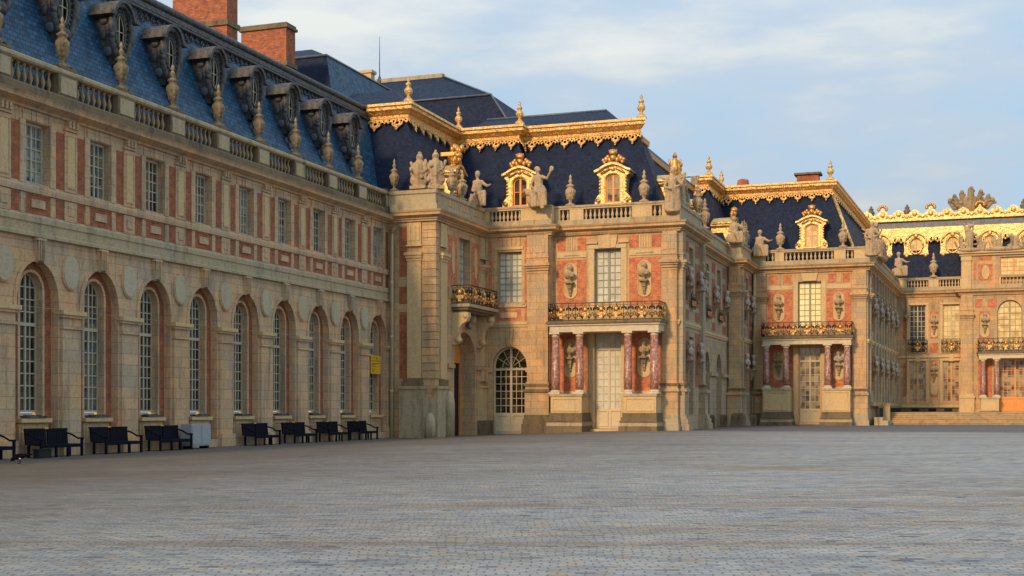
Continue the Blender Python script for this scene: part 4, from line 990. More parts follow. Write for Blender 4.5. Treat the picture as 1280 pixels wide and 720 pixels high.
    window(T, B, c2 - .8, c2 + .8, .08, 5.72, -.3, 4, (8, 2), pane='glass_cream', fm='door_paint', transom=4.78, panel=1.1, name='door', mid=.12, w=.1)
    portico(T, B, -22.95, -16.25, (-22.58, -21.12, -18.22, -16.68), 2.12, 5.72, 6.2, 6.36, 7.4, ((-22.85, -20.85), (-18.45, -16.45)), 1.8, (-22.1, -20.65, -19.7, -18.8, -17.3), None)
    for s in (-22.1, -17.6):
        niche_plaque(T, B, s, 7.8, 9.95, .82, .02); console(T, B, s, 8.78, d0=.04); niche_plaque(T, B, s, 3.1, 5.4, .82, .02); console(T, B, s, 4.3, d0=.04)
    step = MB(); step.box(B, -20.75, -18.95, -.2, .06, 0, .5, 'stone_plain'); step.build('doorstep', T)
    MB().sweep(off, 3, 11, CORN, 'stone').build('cornice', T)
    for i in (3, 5, 6):
        fr, ln = seg_frame(i); n = int(ln / .16); out = [(0, 11.67)]
        for k in range(n): out += [(k * .16 + .04, 11.655), (k * .16 + .04, 11.6), (k * .16 + .12, 11.6), (k * .16 + .12, 11.655)]
        MB().plate(fr, out + [(n * .16, 11.67)], [], .14, .2, 'stone').build('dentils', T)
    MB().sweep(off, 3, 11, STRING, 'stone_plain').build('string_course', T)
    # ---- courtyard return: segments 6 (A), 8 (B), 9 (C front), 10 (C side)
    side = MB()
    SA = FX(-15.6); SB = FX(-16.3); SC = FX(-15.3); CF = FY(93.4)
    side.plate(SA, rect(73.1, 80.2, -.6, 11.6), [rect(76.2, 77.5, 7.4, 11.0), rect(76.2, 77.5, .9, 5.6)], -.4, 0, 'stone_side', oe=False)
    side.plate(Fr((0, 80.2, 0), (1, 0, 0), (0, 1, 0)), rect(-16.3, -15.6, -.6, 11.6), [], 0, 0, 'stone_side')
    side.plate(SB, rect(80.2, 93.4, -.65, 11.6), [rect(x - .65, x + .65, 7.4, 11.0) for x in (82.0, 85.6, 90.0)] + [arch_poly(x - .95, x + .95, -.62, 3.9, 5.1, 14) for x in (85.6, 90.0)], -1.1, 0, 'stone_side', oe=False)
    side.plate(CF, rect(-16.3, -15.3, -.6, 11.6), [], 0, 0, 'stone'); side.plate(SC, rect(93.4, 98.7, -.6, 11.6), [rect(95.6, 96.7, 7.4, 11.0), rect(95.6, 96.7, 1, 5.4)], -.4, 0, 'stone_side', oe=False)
    for fr, cs in ((SA, (75.4, 78.6)), (SB, (83.7, 87.9, 92.0)), (SC, (94.7, 97.7))):
        for s in cs:
            for z0, z1 in ((7.5, 10.2), (2.6, 5.9), (6.6, 7.2), (10.6, 11.3)):
                if fr is SB and z0 == 2.6: continue
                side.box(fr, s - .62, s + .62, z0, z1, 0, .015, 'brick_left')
    side.build('side_wall', T)
    pilaster(T, SA, 73.2, 74.0, 2.84, 11.55, 'stone_side'); pilaster(T, SA, 79.4, 80.15, 2.84, 11.55, 'stone_side', base_m='stone_grey')
    pilaster(T, SB, 80.6, 81.2, 2.84, 11.55, 'stone_side'); 
    pilaster(T, CF, -16.15, -15.35, 2.84, 11.55, 'stone'); pilaster(T, SC, 93.6, 94.1, 2.84, 11.55, 'stone_side', dd=.12)
    window(T, SA, 76.2, 77.5, 7.4, 11.0, -.3, 4, 8, pane='glass'); window(T, SA, 76.2, 77.5, .9, 5.6, -.3, 4, 9, pane='glass')
    for x in (82.0, 85.6, 90.0): window(T, SB, x - .65, x + .65, 7.4, 11.0, -.3, 4, 8, pane='glass')
    for x in (85.6, 90.0):
        window(T, SB, x - .95, x + .95, .0, 5.1, -.95, 4, 7, pane='glass_mixed', fm='door_orange', arch=3.9, transom=3.7, name='door')
        rail_iron(T, SB, x - .6, x + .6, 7.3, 8.2, .15, []) 
    for x in (76.85,): rail_iron(T, SA, x - .6, x + .6, 7.3, 8.2, .15, [])
    im = MB()
    for a, b in ((81.3, 84.6), (86.6, 89.0), (91.0, 93.3)): im.box(SB, a, b, 3.5, 3.75, 0, .15, 'stone_side')
    im.build('impost', T)
    window(T, SC, 95.6, 96.7, 7.4, 11.0, -.3, 4, 8, pane='glass'); window(T, SC, 95.6, 96.7, 1, 5.4, -.3, 4, 8, pane='glass')
    for fr, cs in ((SA, (75.4, 78.6)), (SB, (83.7, 87.9, 92.0)), (SC, (94.7, 97.7))):
        for s in cs:
            console(T, fr, s, 8.6, d0=.02)
            if not (fr is SB): console(T, fr, s, 4.2, d0=.02)
    # parapets
    parapet(T, A, -27.3, -23.0, [(-26.95, -24.95, 8)])
    parapet(T, B, -23.15, -15.5, [(-22.75, -22.15, 2), (-21.3, -18.35, 11), (-17.15, -16.55, 2)])
    MB().sweep(off, 6, 11, [(.14, 12.12), (.12, 12.5), (.0, 12.56), (.0, 13.05), (.08, 13.1), (.08, 13.3), (-.4, 13.34), (-.4, 12.12)], 'stone_grey').build('parapet', T)
    roof = roof_sweep(T, 3, 6); roof_sweep(T, 9, 11)
    r6 = roof_sweep(T, 6, 9, gold=False, lace=False); q = MB(); q.sweep(off, 6, 9, [(-3.0, 17.85), (-3.15, 18.3), (-4.4, 18.5)], 'slate_sky', closed=False); q.build('lead_flat', r6)
    q = MB(); q.sweep(off, 6, 9, [(-2.9, 17.4), (-2.75, 17.45), (-2.72, 17.75), (-2.95, 17.8)], 'gold_dark'); q.build('gilt_band', r6)
    gold_dormer(T, FY(73.2), -25.35, 13.38, 'gilt dormer with dark panes above the arched door', 'glass')
    gold_dormer(T, FY(74.0), -19.75, 13.4, 'gilt dormer with cloudy reflections above the columned balcony', 'glass_mixed')
    # gilt scroll dormers seen edge-on along the courtyard side
    for s, x in ((77.0, -16.4), (86.5, -17.1), (95.8, -16.2)): gold_dormer(T, FX(x), s, 13.0)
    # upper hipped slates behind the gilt cornice
    u = MB(); u.add([(-30, 76.0, 18.9), (-20.2, 76.6, 18.9), (-21.8, 80, 20.5), (-30, 80, 20.5), (-21.8, 84, 20.5), (-20.2, 87, 18.9)], [(0, 1, 2, 3), (1, 5, 4, 2)], 'slate'); u.build('upper_roof', T)
    MB().tube([(-30, 80, 20.52), (-21.8, 80, 20.52), (-21.8, 84, 20.52)], .09, 'lead_pale', 6).build('ridge', T)
    for i, lb, h in ((4, 'gilt finial on the gilt cornice between the two front dormers', 1.), (6, 'gilt finial at the right corner of the nearer pavilion roof', 1.), (10, 'gilt finial on the small projecting block beyond the nearer pavilion', 1.), (11, 'gilt finial in the inner angle left of the farther pavilion roof', .9)):
        x, y = off(i, -2.9); gold_finial(x, y, 18.9, lb, h)
    return T
pavilion_one()
B1 = FY(73.1)
for s, side_ in ((-22.1, 'left'), (-17.6, 'right')):
    bust(B1, s, 8.78, .28, f'stone bust in an upper niche {side_} of the shuttered window, nearer pavilion', 1.05)
    bust(B1, s, 4.3, .28, f'stone bust behind the red columns {side_} of the door, nearer pavilion', 1.02)
for j, (X, s) in enumerate(((-15.6, 75.4), (-15.6, 78.6), (-16.3, 83.7), (-16.3, 87.9), (-16.3, 92.0), (-15.3, 94.7), (-15.3, 97.7))):
    w = ['just past the front corner', 'second from the front corner', 'left of the two arched doorways', 'between the two arched doorways', 'right of the two arched doorways', 'left on the small block', 'beside the far downpipe'][j]
    bust(FX(X), s, 8.6, .26, f'pale bust high on the courtyard side wall, {w}', 1.15, True)
    if X != -16.3: bust(FX(X), s, 4.2, .26, f'pale bust low on the courtyard side wall, {w}', 1.15, True)
sculpt('statue', seated_woman(), 'statue', 'stone woman seated on the balustrade holding up a mirror', 'statue', (-23.75, 71.95, 13.2), 0, .03).scale = (1.18, 1.18, 1.18)
urn((-22.15, 73.2, 13.34), 'stone flame urn between the seated woman and the dormer with cloudy panes', 'statue', 1.0)
urn((-17.65, 73.2, 13.34), 'stone flame urn between the dormer with cloudy panes and the winged figure', 'statue', 1.0)
sculpt('statue', standing_figure(True), 'statue', 'stone winged figure standing at the right corner of the nearer pavilion', 'statue', (-15.9, 72.85, 12.6), .3, .035).scale = (1.12, 1.12, 1.22)
sculpt('trophy', trophy_heap(2.2, 1.9, 11, 22), 'statue', 'carved stone trophy heap just behind the winged corner figure', 'trophy', (-15.75, 75.0, 13.3), R(90), .04)
sculpt('trophy', trophy(9, 2.2, .4), 'gold_dark', 'gilded helmeted trophy above the winged corner figure', 'trophy', (-16.6, 76.8, 15.2), .3, .04).scale = (.75, .75, .75)
urn((-15.75, 79.6, 13.34), 'stone urn on the courtyard side parapet beside a gilded dormer edge', 'statue', 1.05)
urn((-16.45, 85.6, 13.34), 'stone flame urn alone at the middle of the courtyard side parapet', 'statue', 1.1)
sculpt('statue', recliner(seed=8), 'statue', 'stone seated figure on the front of the small projecting block', 'statue', (-15.7, 93.2, 13.34), .2, .04).scale = (1.2, 1.2, 1.25)
sculpt('trophy', trophy_heap(1.6, 2.0, 4, 20), 'statue', 'carved stone trophy heap behind the seated figure of the small block', 'trophy', (-15.4, 94.9, 13.3), R(90), .04)
urn((-15.4, 96.3, 13.34), 'small stone urn at the far end of the projecting block parapet', 'statue', .95)
sculpt('statue', recliner(seed=21), 'statue', 'stone reclining figure with outstretched arm at the left end of the farther balustrade', 'statue', (-14.6, 98.4, 12.9), .1, .04).scale = (1.2, 1.2, 1.3)

# ---- second brick pavilion with its return along the inner court
def pavilion_two():
    T = thing('brick_pavilion', 'farther orange brick and stone pavilion with a glowing upper window and navy roof', 'building', (-11, 98.7, 0))
    B = FY(98.7); c2 = -11.0; mb = MB()
    mb.plate(B, rect(-15.3, -6.75, -.6, 11.6), [rect(c2 - .85, c2 + .85, 7.4, 10.85), rect(c2 - .8, c2 + .8, .05, 5.9)], -.4, 0, 'stone', oe=False)
    for a, b in ((-14.15, -12.25), (-9.75, -7.95)):
        mb.box(B, a, b, 7.3, 10.2, 0, .015, 'brick'); mb.box(B, a, b, 2.9, 6.1, 0, .015, 'brick')
        w = .62; mb.box(B, a + .1, a + .1 + w, 10.72, 11.42, 0, .015, 'brick'); mb.box(B, b - w - .1, b - .1, 10.72, 11.42, 0, .015, 'brick')
        mb.box(B, a, b, 10.28, 10.58, 0, .05, 'stone_plain')
        for j in range(4): mb.box(B, a + .82 + j * .1, a + .87 + j * .1, 10.72, 11.4, 0, .04, 'stone_plain')
    for sx in (-1, 1):
        a, b = sorted((c2 + sx * .87, c2 + sx * 1.2)); mb.box(B, a, b, 6.4, 10.9, 0, .07, 'stone_plain'); mb.box(B, a, b, .1, 5.9, 0, .07, 'stone_plain')
    mb.plate(B, [(c2 - .5, 10.9), (c2 + .5, 10.9), (c2 + .62, 11.5), (c2 - .62, 11.5)], [], 0, .14, 'stone_plain')
    mb.build('wall', T)
    pilaster(T, B, -15.2, -14.25, 2.84, 11.55, 'stone', base_m='stone_dark'); pilaster(T, B, -7.85, -6.85, 2.84, 11.55, 'stone', base_m='stone_grey')
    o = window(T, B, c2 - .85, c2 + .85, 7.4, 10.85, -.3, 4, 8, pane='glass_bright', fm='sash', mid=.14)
    window(T, B, c2 - .8, c2 + .8, .08, 5.9, -.3, 4, (7, 2), pane='glass_mixed', fm='door_paint', transom=4.85, panel=1.1, name='door', mid=.12)
    portico(T, B, -14.4, -7.75, (-14.05, -12.6, -9.55, -8.15), 2.75, 6.05, 6.5, 6.66, 7.7, ((-14.35, -12.2), (-9.95, -7.85)), 1.6, (-13.5, -12.0, -11.0, -10.0, -8.6), None)
    for s in (-13.3, -8.85):
        niche_plaque(T, B, s, 7.85, 10.0, .85, .02); console(T, B, s, 8.85, d0=.04); niche_plaque(T, B, s, 3.4, 5.7, .85, .02); console(T, B, s, 4.55, d0=.04)
    MB().sweep(off, 11, 13, CORN, 'stone').build('cornice', T); MB().sweep(off, 11, 13, STRING, 'stone_plain').build('string_course', T)
    parapet(T, B, -15.3, -6.6, [(-14.3, -13.6, 2), (-12.9, -9.2, 12), (-8.35, -7.75, 2)])
    MB().sweep(off, 12, 13, [(.14, 12.12), (.12, 12.5), (.0, 12.56), (.0, 13.05), (.08, 13.1), (.08, 13.3), (-.4, 13.34), (-.4, 12.12)], 'stone_grey').build('parapet', T)
    # inner-court return
    fr, ln = seg_frame(12); W = MB(); bays = [3.2 + 4.6 * k for k in range(5)]; wins = [5.5 + 4.6 * k for k in range(4)]
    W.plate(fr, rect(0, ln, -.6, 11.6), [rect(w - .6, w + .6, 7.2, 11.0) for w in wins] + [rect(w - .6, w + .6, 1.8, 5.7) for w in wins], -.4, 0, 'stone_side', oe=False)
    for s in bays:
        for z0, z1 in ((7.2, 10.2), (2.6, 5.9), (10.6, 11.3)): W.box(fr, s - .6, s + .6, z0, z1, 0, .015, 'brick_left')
    W.box(fr, 1.6, ln, 1.45, 1.75, 0, .35, 'stone_side'); W.build('side_wall', T)
    for s in [1.0] + [b + 1.15 for b in bays[:-1]] + [b - 1.15 for b in bays[1:]]: pilaster(T, fr, s - .3, s + .3, 1.75, 11.55, 'stone_side', ped=False, dd=.14)
    for w in wins:
        window(T, fr, w - .6, w + .6, 7.2, 11.0, -.25, 4, 8, pane='glass'); window(T, fr, w - .6, w + .6, 1.8, 5.7, -.25, 4, 8, pane='glass')
    for s in bays: console(T, fr, s, 8.6, d0=.02); console(T, fr, s, 4.2, d0=.02)
    g = MB()
    for k in range(40): g.box(fr, 3 + k * .5, 3.08 + k * .5, .1, 1.35, .5, .56, 'iron')
    g.box(fr, 3, 23, 1.3, 1.42, .46, .6, 'stone_dark'); g.build('area_railing', T)
    roof_sweep(T, 11, 13)
    gold_dormer(T, FY(99.6), -10.95, 13.45, 'gilt dormer with pink panes above the farther balcony', 'glass_gold', 1.08)
    x, y = off(12, -2.9); gold_finial(x - .2, y, 18.9, 'gilt finial at the right corner of the farther pavilion roof', 1.05)
    # gilt arris down the hip
    a = off(12, -.9); b = off(12, -2.9); MB().tube([(a[0], a[1], 12.7), (b[0], b[1], 17.7)], .13, 'gold', 8).build('gilt_hip', T)
    return T
pavilion_two()
B2 = FY(98.7)
for s, side_ in ((-13.3, 'left'), (-8.85, 'right')):
    bust(B2, s, 8.85, .28, f'stone bust in an upper niche {side_} of the glowing window, farther pavilion', 1.05)
    bust(B2, s, 4.55, .28, f'stone bust behind the red columns {side_} of the door, farther pavilion', 1.08, s > -10)
urn((-13.2, 98.8, 13.34), 'stone flame urn left of the dormer on the farther pavilion', 'statue', 1.08)
urn((-8.55, 98.8, 13.34), 'stone flame urn right of the dormer on the farther pavilion', 'statue', 1.08)
fr2, ln2 = seg_frame(12)
nth = ['first', 'second', 'third', 'fourth', 'fifth']
for k in range(5):
    s = 3.2 + 4.6 * k
    bust(fr2, s, 8.6, .26, f'{nth[k]} grey bust of the upper row on the inner court wall', 1.15, True, 'busts along the inner court wall')
    bust(fr2, s, 4.2, .26, f'{nth[k]} grey bust of the lower row on the inner court wall', 1.15, True, 'busts along the inner court wall')
sculpt('statue', standing_figure(True, True), 'statue', 'large stone allegory with wings at the right corner of the farther pavilion', 'statue', (-6.5, 98.7, 12.6), .2, .045).scale = (1.15, 1.15, 1.2)
sculpt('trophy', trophy_heap(3.4, 2.4, 17, 30), 'statue', 'carved stone trophy heap behind the winged allegory of the farther pavilion', 'trophy', (-6.4, 101.2, 13.2), R(88), .05)
sculpt('trophy', trophy_heap(4.5, 1.6, 19, 34), 'statue', 'long carved stone trophy running along the inner court parapet', 'trophy', (-6.2, 107, 13.2), R(88), .05)
sculpt('statue', recliner(seed=31), 'statue', 'small stone figure with raised arm at the far end of the inner court parapet', 'statue', (-5.5, 121, 13.3), .3, .05).scale = (1.25, 1.25, 1.4)

# ---- central block at the back, gilded roof
def central_block():
    T = thing('central_palace_block', 'central palace block at the far right with gilded bull\'s-eye roof and orange doors', 'building', (3, 124, 0))
    A = FY(124.2); B = FY(123.7); mb = MB(); wx = (-4.05, -1.1)
    mb.plate(A, rect(-5.8, -.3, -.6, 11.7), [rect(w - .72, w + .72, 6.45, 10.8) for w in wx] + [rect(w - .72, w + .72, 1.9, 5.6) for w in wx], -.4, 0, 'stone', oe=False)
    dc = 4.35; aw = arch_poly(2.95, 4.95, 6.5, 10.0, 11.1, 14)
    holes = [arch_poly(x, x + 2.1, 6.5, 10.0, 11.05, 14) for x in (2.85, 7.4)] + [rect(dc - 1.45, dc + 1.45, .9, 5.75), rect(8, 10.5, .9, 5.75)]
    mb.plate(B, rect(-.3, 14, -.6, 11.7), holes, -.4, 0, 'stone', oe=False); mb.plate(Fr((-.3, 0, 0), (0, 1, 0), (-1, 0, 0)), rect(123.7, 124.2, -.6, 12.1), [], 0, 0, 'stone')
    mb.plate(A, rect(-.25, 14, 12.1, 15.2), [rect(3.1, 5.35, 13.3, 15.0), rect(7.5, 9.75, 13.3, 15.0)], -1.6, 0, 'stone')
    # brick fields
    for a, b, z0, z1 in ((-2.95, -2.25, 7.7, 10.2), (-2.95, -2.25, 6.4, 7.3), (-2.95, -2.25, 2.3, 5.7), (-5.35, -5.1, 7.7, 9.9), (-5.35, -5.1, 2.3, 5.4)): mb.box(A, a, b, z0, z1, 0, .015, 'brick')
    for a, b, z0, z1 in ((1.3, 2.25, 7.3, 10.1), (.95, 1.55, 10.4, 11.2), (2.0, 2.8, 10.4, 11.2), (1.2, 2.4, 2.2, 5.6), (5.3, 6.4, 7.3, 10.1)): mb.box(B, a, b, z0, z1, 0, .015, 'brick')
    for a, b, z0, z1 in ((1.25, 2.45, 12.9, 14.4), (1.2, 2.4, 14.75, 15.1), (.85, 1.0, 12.9, 14.5), (5.8, 7.1, 12.9, 15.0)): mb.box(A, a, b, z0, z1, 0, .015, 'brick')
    mb.plate(A, [(1.85 + .33 * math.cos(t), 13.65 + .65 * math.sin(t)) for t in [i * math.pi / 10 for i in range(20)]], [], .015, .08, 'stone_plain')
    for w in wx:
        for sx in (-1, 1): a, b = sorted((w + sx * .74, w + sx * .98)); mb.box(A, a, b, 6.3, 11, 0, .06, 'stone_plain'); mb.box(A, a, b, 1.7, 5.8, 0, .06, 'stone_plain')
        mb.box(A, w - 1, w + 1, 10.82, 11.0, 0, .1, 'stone_plain'); mb.box(A, w - 1, w + 1, 5.65, 5.85, 0, .1, 'stone_plain'); mb.box(A, w - .2, w + .2, 5.6, 6.2, 0, .14, 'stone_plain')
    mb.box(A, -5.8, -.35, 5.95, 6.15, 0, .12, 'stone_plain'); mb.box(A, -5.8, -.35, 1.35, 1.6, 0, .25, 'stone_plain')
    mb.box(A, -5.8, -.5, .8, 1.35, 0, .05, 'stone_dark')
    for x in (-4.6, -3.1, -1.7): mb.box(A, x, x + .7, .98, 1.25, .05, .06, 'black')  # black patches paint the dark depth of small openings
    mb.build('wall', T)
    pilaster(T, B, -.25, .75, 2.6, 11.55, 'stone', ped=False); pilaster(T, A, -5.0, -4.95, 2.6, 11.55, 'stone', ped=False, flutes=False)
    m = MB(); m.box(B, -.4, .9, .7, 2.2, 0, .35, 'stone_plain'); m.box(B, -.45, .95, 2.2, 2.4, 0, .42, 'stone_plain'); m.box(B, -.35, .85, 2.4, 2.6, 0, .28, 'stone_plain'); m.build('pedestal', T)
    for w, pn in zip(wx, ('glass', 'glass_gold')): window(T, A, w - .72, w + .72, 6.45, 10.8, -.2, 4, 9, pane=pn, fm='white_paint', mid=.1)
    for w in wx: window(T, A, w - .72, w + .72, 1.9, 5.6, -.2, 4, 7, pane='glass_mixed', fm='door_orange', mid=.14)
    for w in wx: rail_iron(T, A, w - .85, w + .85, 6.45, 7.65, .25, [w])
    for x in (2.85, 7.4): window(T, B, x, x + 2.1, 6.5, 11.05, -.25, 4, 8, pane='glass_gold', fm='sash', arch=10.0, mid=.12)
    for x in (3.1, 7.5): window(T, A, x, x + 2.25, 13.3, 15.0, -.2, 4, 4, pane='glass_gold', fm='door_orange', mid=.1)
    window(T, B, dc - 1.45, dc + 1.45, .9, 5.75, -.25, 8, 7, pane='glass_mixed', fm='door_orange', panel=1.3, name='door', mid=.14, w=.1)
    window(T, B, 8, 10.5, .9, 5.75, -.25, 8, 7, pane='glass_mixed', fm='door_orange', panel=1.3, name='door', mid=.14, w=.1)
    portico(T, B, 1.15, 12.2, (1.6, 2.75, 6.3, 7.4, 11.2), 2.25, 5.75, 6.2, 6.4, 7.55, ((1.35, 3.0), (6.05, 7.65), (10.9, 12)), 1.5, (2.1, 3.5, 4.4, 5.3, 7, 8.4, 9.8), None)
    niche_plaque(T, B, 1.78, 7.7, 9.95, .8, .02); console(T, B, 1.78, 8.9, d0=.04); niche_plaque(T, A, -2.6, 7.8, 10.0, .62, .02); console(T, A, -2.6, 8.9, d0=.04); niche_plaque(T, A, -2.6, 2.5, 5.3, .62, .02); console(T, A, -2.6, 4.5, d0=.04)
    MB().sweep(off, 13, 16, CORN, 'stone').build('cornice', T)
    parapet(T, A, -5.8, -.2, [(-5.0, -3.1, 7), (-2.2, -.35, 7)])
    parapet(T, A, 3.0, 5.45, [(3.15, 5.3, 7)], zb=12.14, d=.25, name='window_balustrade')
    m = MB(); fa = A; m.box(A, -.4, 14, 15.2, 15.4, -1.7, .2, 'stone_plain'); m.box(A, -.5, 14, 15.4, 15.6, -1.8, .4, 'stone_plain'); m.build('attic_cornice', T)
    m = MB(); m.box(A, -.2, .6, 12.14, 14.75, 0, .15, 'stone_plain'); m.box(A, -.27, .67, 14.75, 15.15, 0, .22, 'stone_plain'); m.build('attic_pilaster', T)
    # roof
    r = MB(); r.add([(-18, 125.0, 12.2), (14, 125.0, 12.2), (14, 126.9, 18.3), (-18, 126.9, 18.3)], [(0, 1, 2, 3)], 'slate')
    roof = r.build('roof', T)
    r = MB(); r.box(FY(126.6), -18, 14, 18.2, 19.0, -1, 0, 'lead_pale'); r.build('lead_band', roof)
    G = FY(126.55)
    g = MB(); g.box(G, -18, 14, 18.1, 18.28, -.2, .2, 'gold_paint'); g.box(G, -18, 14, 18.95, 19.1, -.8, .25, 'gold_paint'); g.box(G, -18, 14, 19.1, 19.6, -.5, .0, 'gold_paint')
    x = -16.0
    while x < 13.8:
        h = .35; big = (round((x + 16) / 1.45) % 3 == 0)
        g.plate(G, [(x - .6, 19.5), (x + .6, 19.5), (x + .42, 19.8), (x + .2, 19.95), (x, 20.3 if big else 20.05), (x - .2, 19.95), (x - .42, 19.8)], [], -.2, .05, 'gold_paint')
        g.ball(G.p(x, 19.65, .08), (.22, .12, .26), 'gold_paint', 10, 8)
        if big:
            for j in range(7): a = math.pi * j / 6; g.ball(G.p(x + .36 * math.cos(a), 20.15 + .3 * math.sin(a), 0), (.15, .12, .15), 'gold_dark', 8, 6)
        for sx in (-1, 1): g.tube([G.p(x + sx * .3, 19.3, .06), G.p(x + sx * .55, 19.45, .08), G.p(x + sx * .68, 19.25, .06)], .06, 'gold_paint', 6)
        x += 1.45
    g.build('gilt_crest', roof)
    # hanging gilded apron with bull's-eye windows
    Gs = FY(126.1)
    sp_ = 3.25; x0 = -14.0
    for k in range(9):
        c = x0 + sp_ * k
        if c > 13: break
        m = MB()
        out = [(c - 1.62, 18.15), (c - 1.62, 17.2), (c - 1.35, 17.35), (c - 1.1, 16.9), (c - 1.05, 16.2), (c - 1.15, 15.5), (c - .7, 15.35), (c - .45, 15.0), (c - .15, 15.1), (c, 14.8), (c + .15, 15.1), (c + .45, 15.0), (c + .7, 15.35), (c + 1.15, 15.5), (c + 1.05, 16.2), (c + 1.1, 16.9), (c + 1.35, 17.35), (c + 1.62, 17.2), (c + 1.62, 18.15)]
        m.plate(Gs, out, [ell(c, 16.55, .52, .68, 20)], -.4, 0, 'gold_paint')
        m.tube([Gs.p(c + .62 * math.cos(a), 16.55 + .78 * math.sin(a), .05) for a in [2 * math.pi * j / 20 for j in range(21)]], .09, 'gold_paint', 6)
        m.tube([Gs.p(c + .95 * math.cos(a), 16.75 + .95 * math.sin(a), .1) for a in [math.pi * j / 12 for j in range(13)]], .1, 'gold_paint', 6)
        for sx in (-1, 1):
            m.ball(Gs.p(c + sx * .85, 15.65, .06), (.2, .14, .22), 'gold_paint', 8, 6); m.ball(Gs.p(c + sx * 1.5, 17.1, .04), (.13, .1, .2), 'gold_paint', 8, 6)
            for j in range(3): m.ball(Gs.p(c + sx * (1.22 + .12 * j), 17.0 - .1 * (j % 2), .04), (.1, .08, .12), 'gold_paint', 6, 5)
        m.ball(Gs.p(c, 17.45, .12), (.2, .15, .2), 'gold_paint', 8, 6); o = m.build('gilt_apron', roof)
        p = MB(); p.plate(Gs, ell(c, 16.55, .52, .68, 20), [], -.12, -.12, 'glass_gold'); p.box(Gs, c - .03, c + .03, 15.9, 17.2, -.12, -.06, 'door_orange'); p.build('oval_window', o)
    return T
central_block()
bust(FY(123.7), 1.78, 8.9, .28, 'stone bust in the niche left of the glowing arched window, far right', 1.05)
bust(FY(124.2), -2.6, 8.9, .28, 'stone bust between the two upper windows of the central block', 1.05)
bust(FY(124.2), -2.6, 4.5, .28, 'stone bust between the two orange lower windows of the central block', 1.05)
urn((-2.65, 124.2, 13.34), 'stone urn on the far balustrade between two gilded bull\'s-eye windows', 'statue', 1.2)
for x, lb in ((-8.4, 'leftmost grey urn on the gilded crest of the far roof'), (-5.1, 'second grey urn on the gilded crest of the far roof'), (5.2, 'grey urn on the far roof crest at the right picture edge')):
    urn((x, 127.3, 19.2), lb, 'stone_dark', .95, False, group='grey urns on the far roof crest')
def crest_group():
    mb = MB(); mb.ball((0, 0, .4), (2.0, .5, .9), 'statue'); mb.ball((0, 0, .9), (1.2, .4, .75), 'statue'); rnd = random.Random(5)
    for x, an, ln, r in ((0, 0, 2.1, .42), (-.75, -16, 1.75, .34), (.75, 18, 1.75, .34), (-1.4, -32, 1.5, .3), (1.45, 36, 1.35, .32), (-2.0, -45, 1.1, .24), (2.0, 52, 1.0, .26)):
        e = (x + math.sin(R(an)) * ln * .8, 0, .2 + math.cos(R(an)) * ln)
        cap(mb, (x, 0, .2), e, r * 1.15, r * .95); mb.ball((e[0] + .05, -.15, e[2] + .18), (.26, .3, .3), 'statue'); mb.ball((e[0] + .25, 0, e[2] - .1), (.3, .2, .2), 'statue')
        for k in range(3): cap(mb, (x, -.25, .5 + .3 * k), (x + rnd.uniform(-.5, .5), -.35, .7 + .3 * k), .13, .1)
    for k in range(14): mb.ball((rnd.uniform(-1.9, 1.9), -.4, rnd.uniform(.2, .8)), rnd.uniform(.12, .24), 'statue', 8, 6)
    return mb
sculpt('sculpture_group', crest_group(), 'statue_left', 'dark fan-shaped sculpture group rising from the gilded crest at far right', 'sculpture', (.6, 127.3, 19.9), 0, .06).scale = (.72, .8, .78)
sculpt('trophy', trophy_heap(2.2, 2.6, 43, 26), 'statue', 'carved stone trophy at the left end of the attic cornice, far right', 'trophy', (.55, 123.9, 15.6), 0, .05)
sculpt('trophy', trophy_heap(4.6, 1.5, 45, 44), 'statue', 'long low carved stone trophy in the middle of the attic cornice', 'trophy', (3.4, 123.9, 15.6), 0, .05)
sculpt('trophy', trophy_heap(3.0, 2.6, 47, 34), 'statue', 'tall carved stone trophy at the right picture edge on the attic cornice', 'trophy', (6.2, 123.9, 15.6), 0, .05)

# ---- steps up to the inner court
st = thing('stone_steps', 'wide flight of pale stone steps in front of the central block', 'steps', (2, 105, 0))
for k in range(6):
    mb = MB(); mb.box(FY(105 + .36 * k), -6.3, 16, -.2 if k == 0 else .0 + .15 * k - .02, .03 + .15 * (k + 1), -(19 - .4 * k) if k == 5 else -.5, 0, 'stone_grey' if k % 2 else 'stone_side'); mb.box(FY(105 + .36 * k), -6.3, 16, -.03 + .15 * (k + 1), .032 + .15 * (k + 1), -.1, .07, 'stone'); mb.build('step', st)
MB().box(FX(-6.35), 99.6, 105, -.3, .35, 0, 1.0, 'stone_grey').box(FX(-6.35), 99.6, 103, .35, .6, 0, .6, 'stone_grey').build('step', st)
pp = MB(); pp.box(FY(104.6), -6.3, -5.5, -.1, 1.5, -.8, 0, 'stone_plain'); pp.box(FY(104.6), -6.35, -5.45, 1.5, 1.65, -.85, .05, 'stone_grey'); pp.build('pier', st)

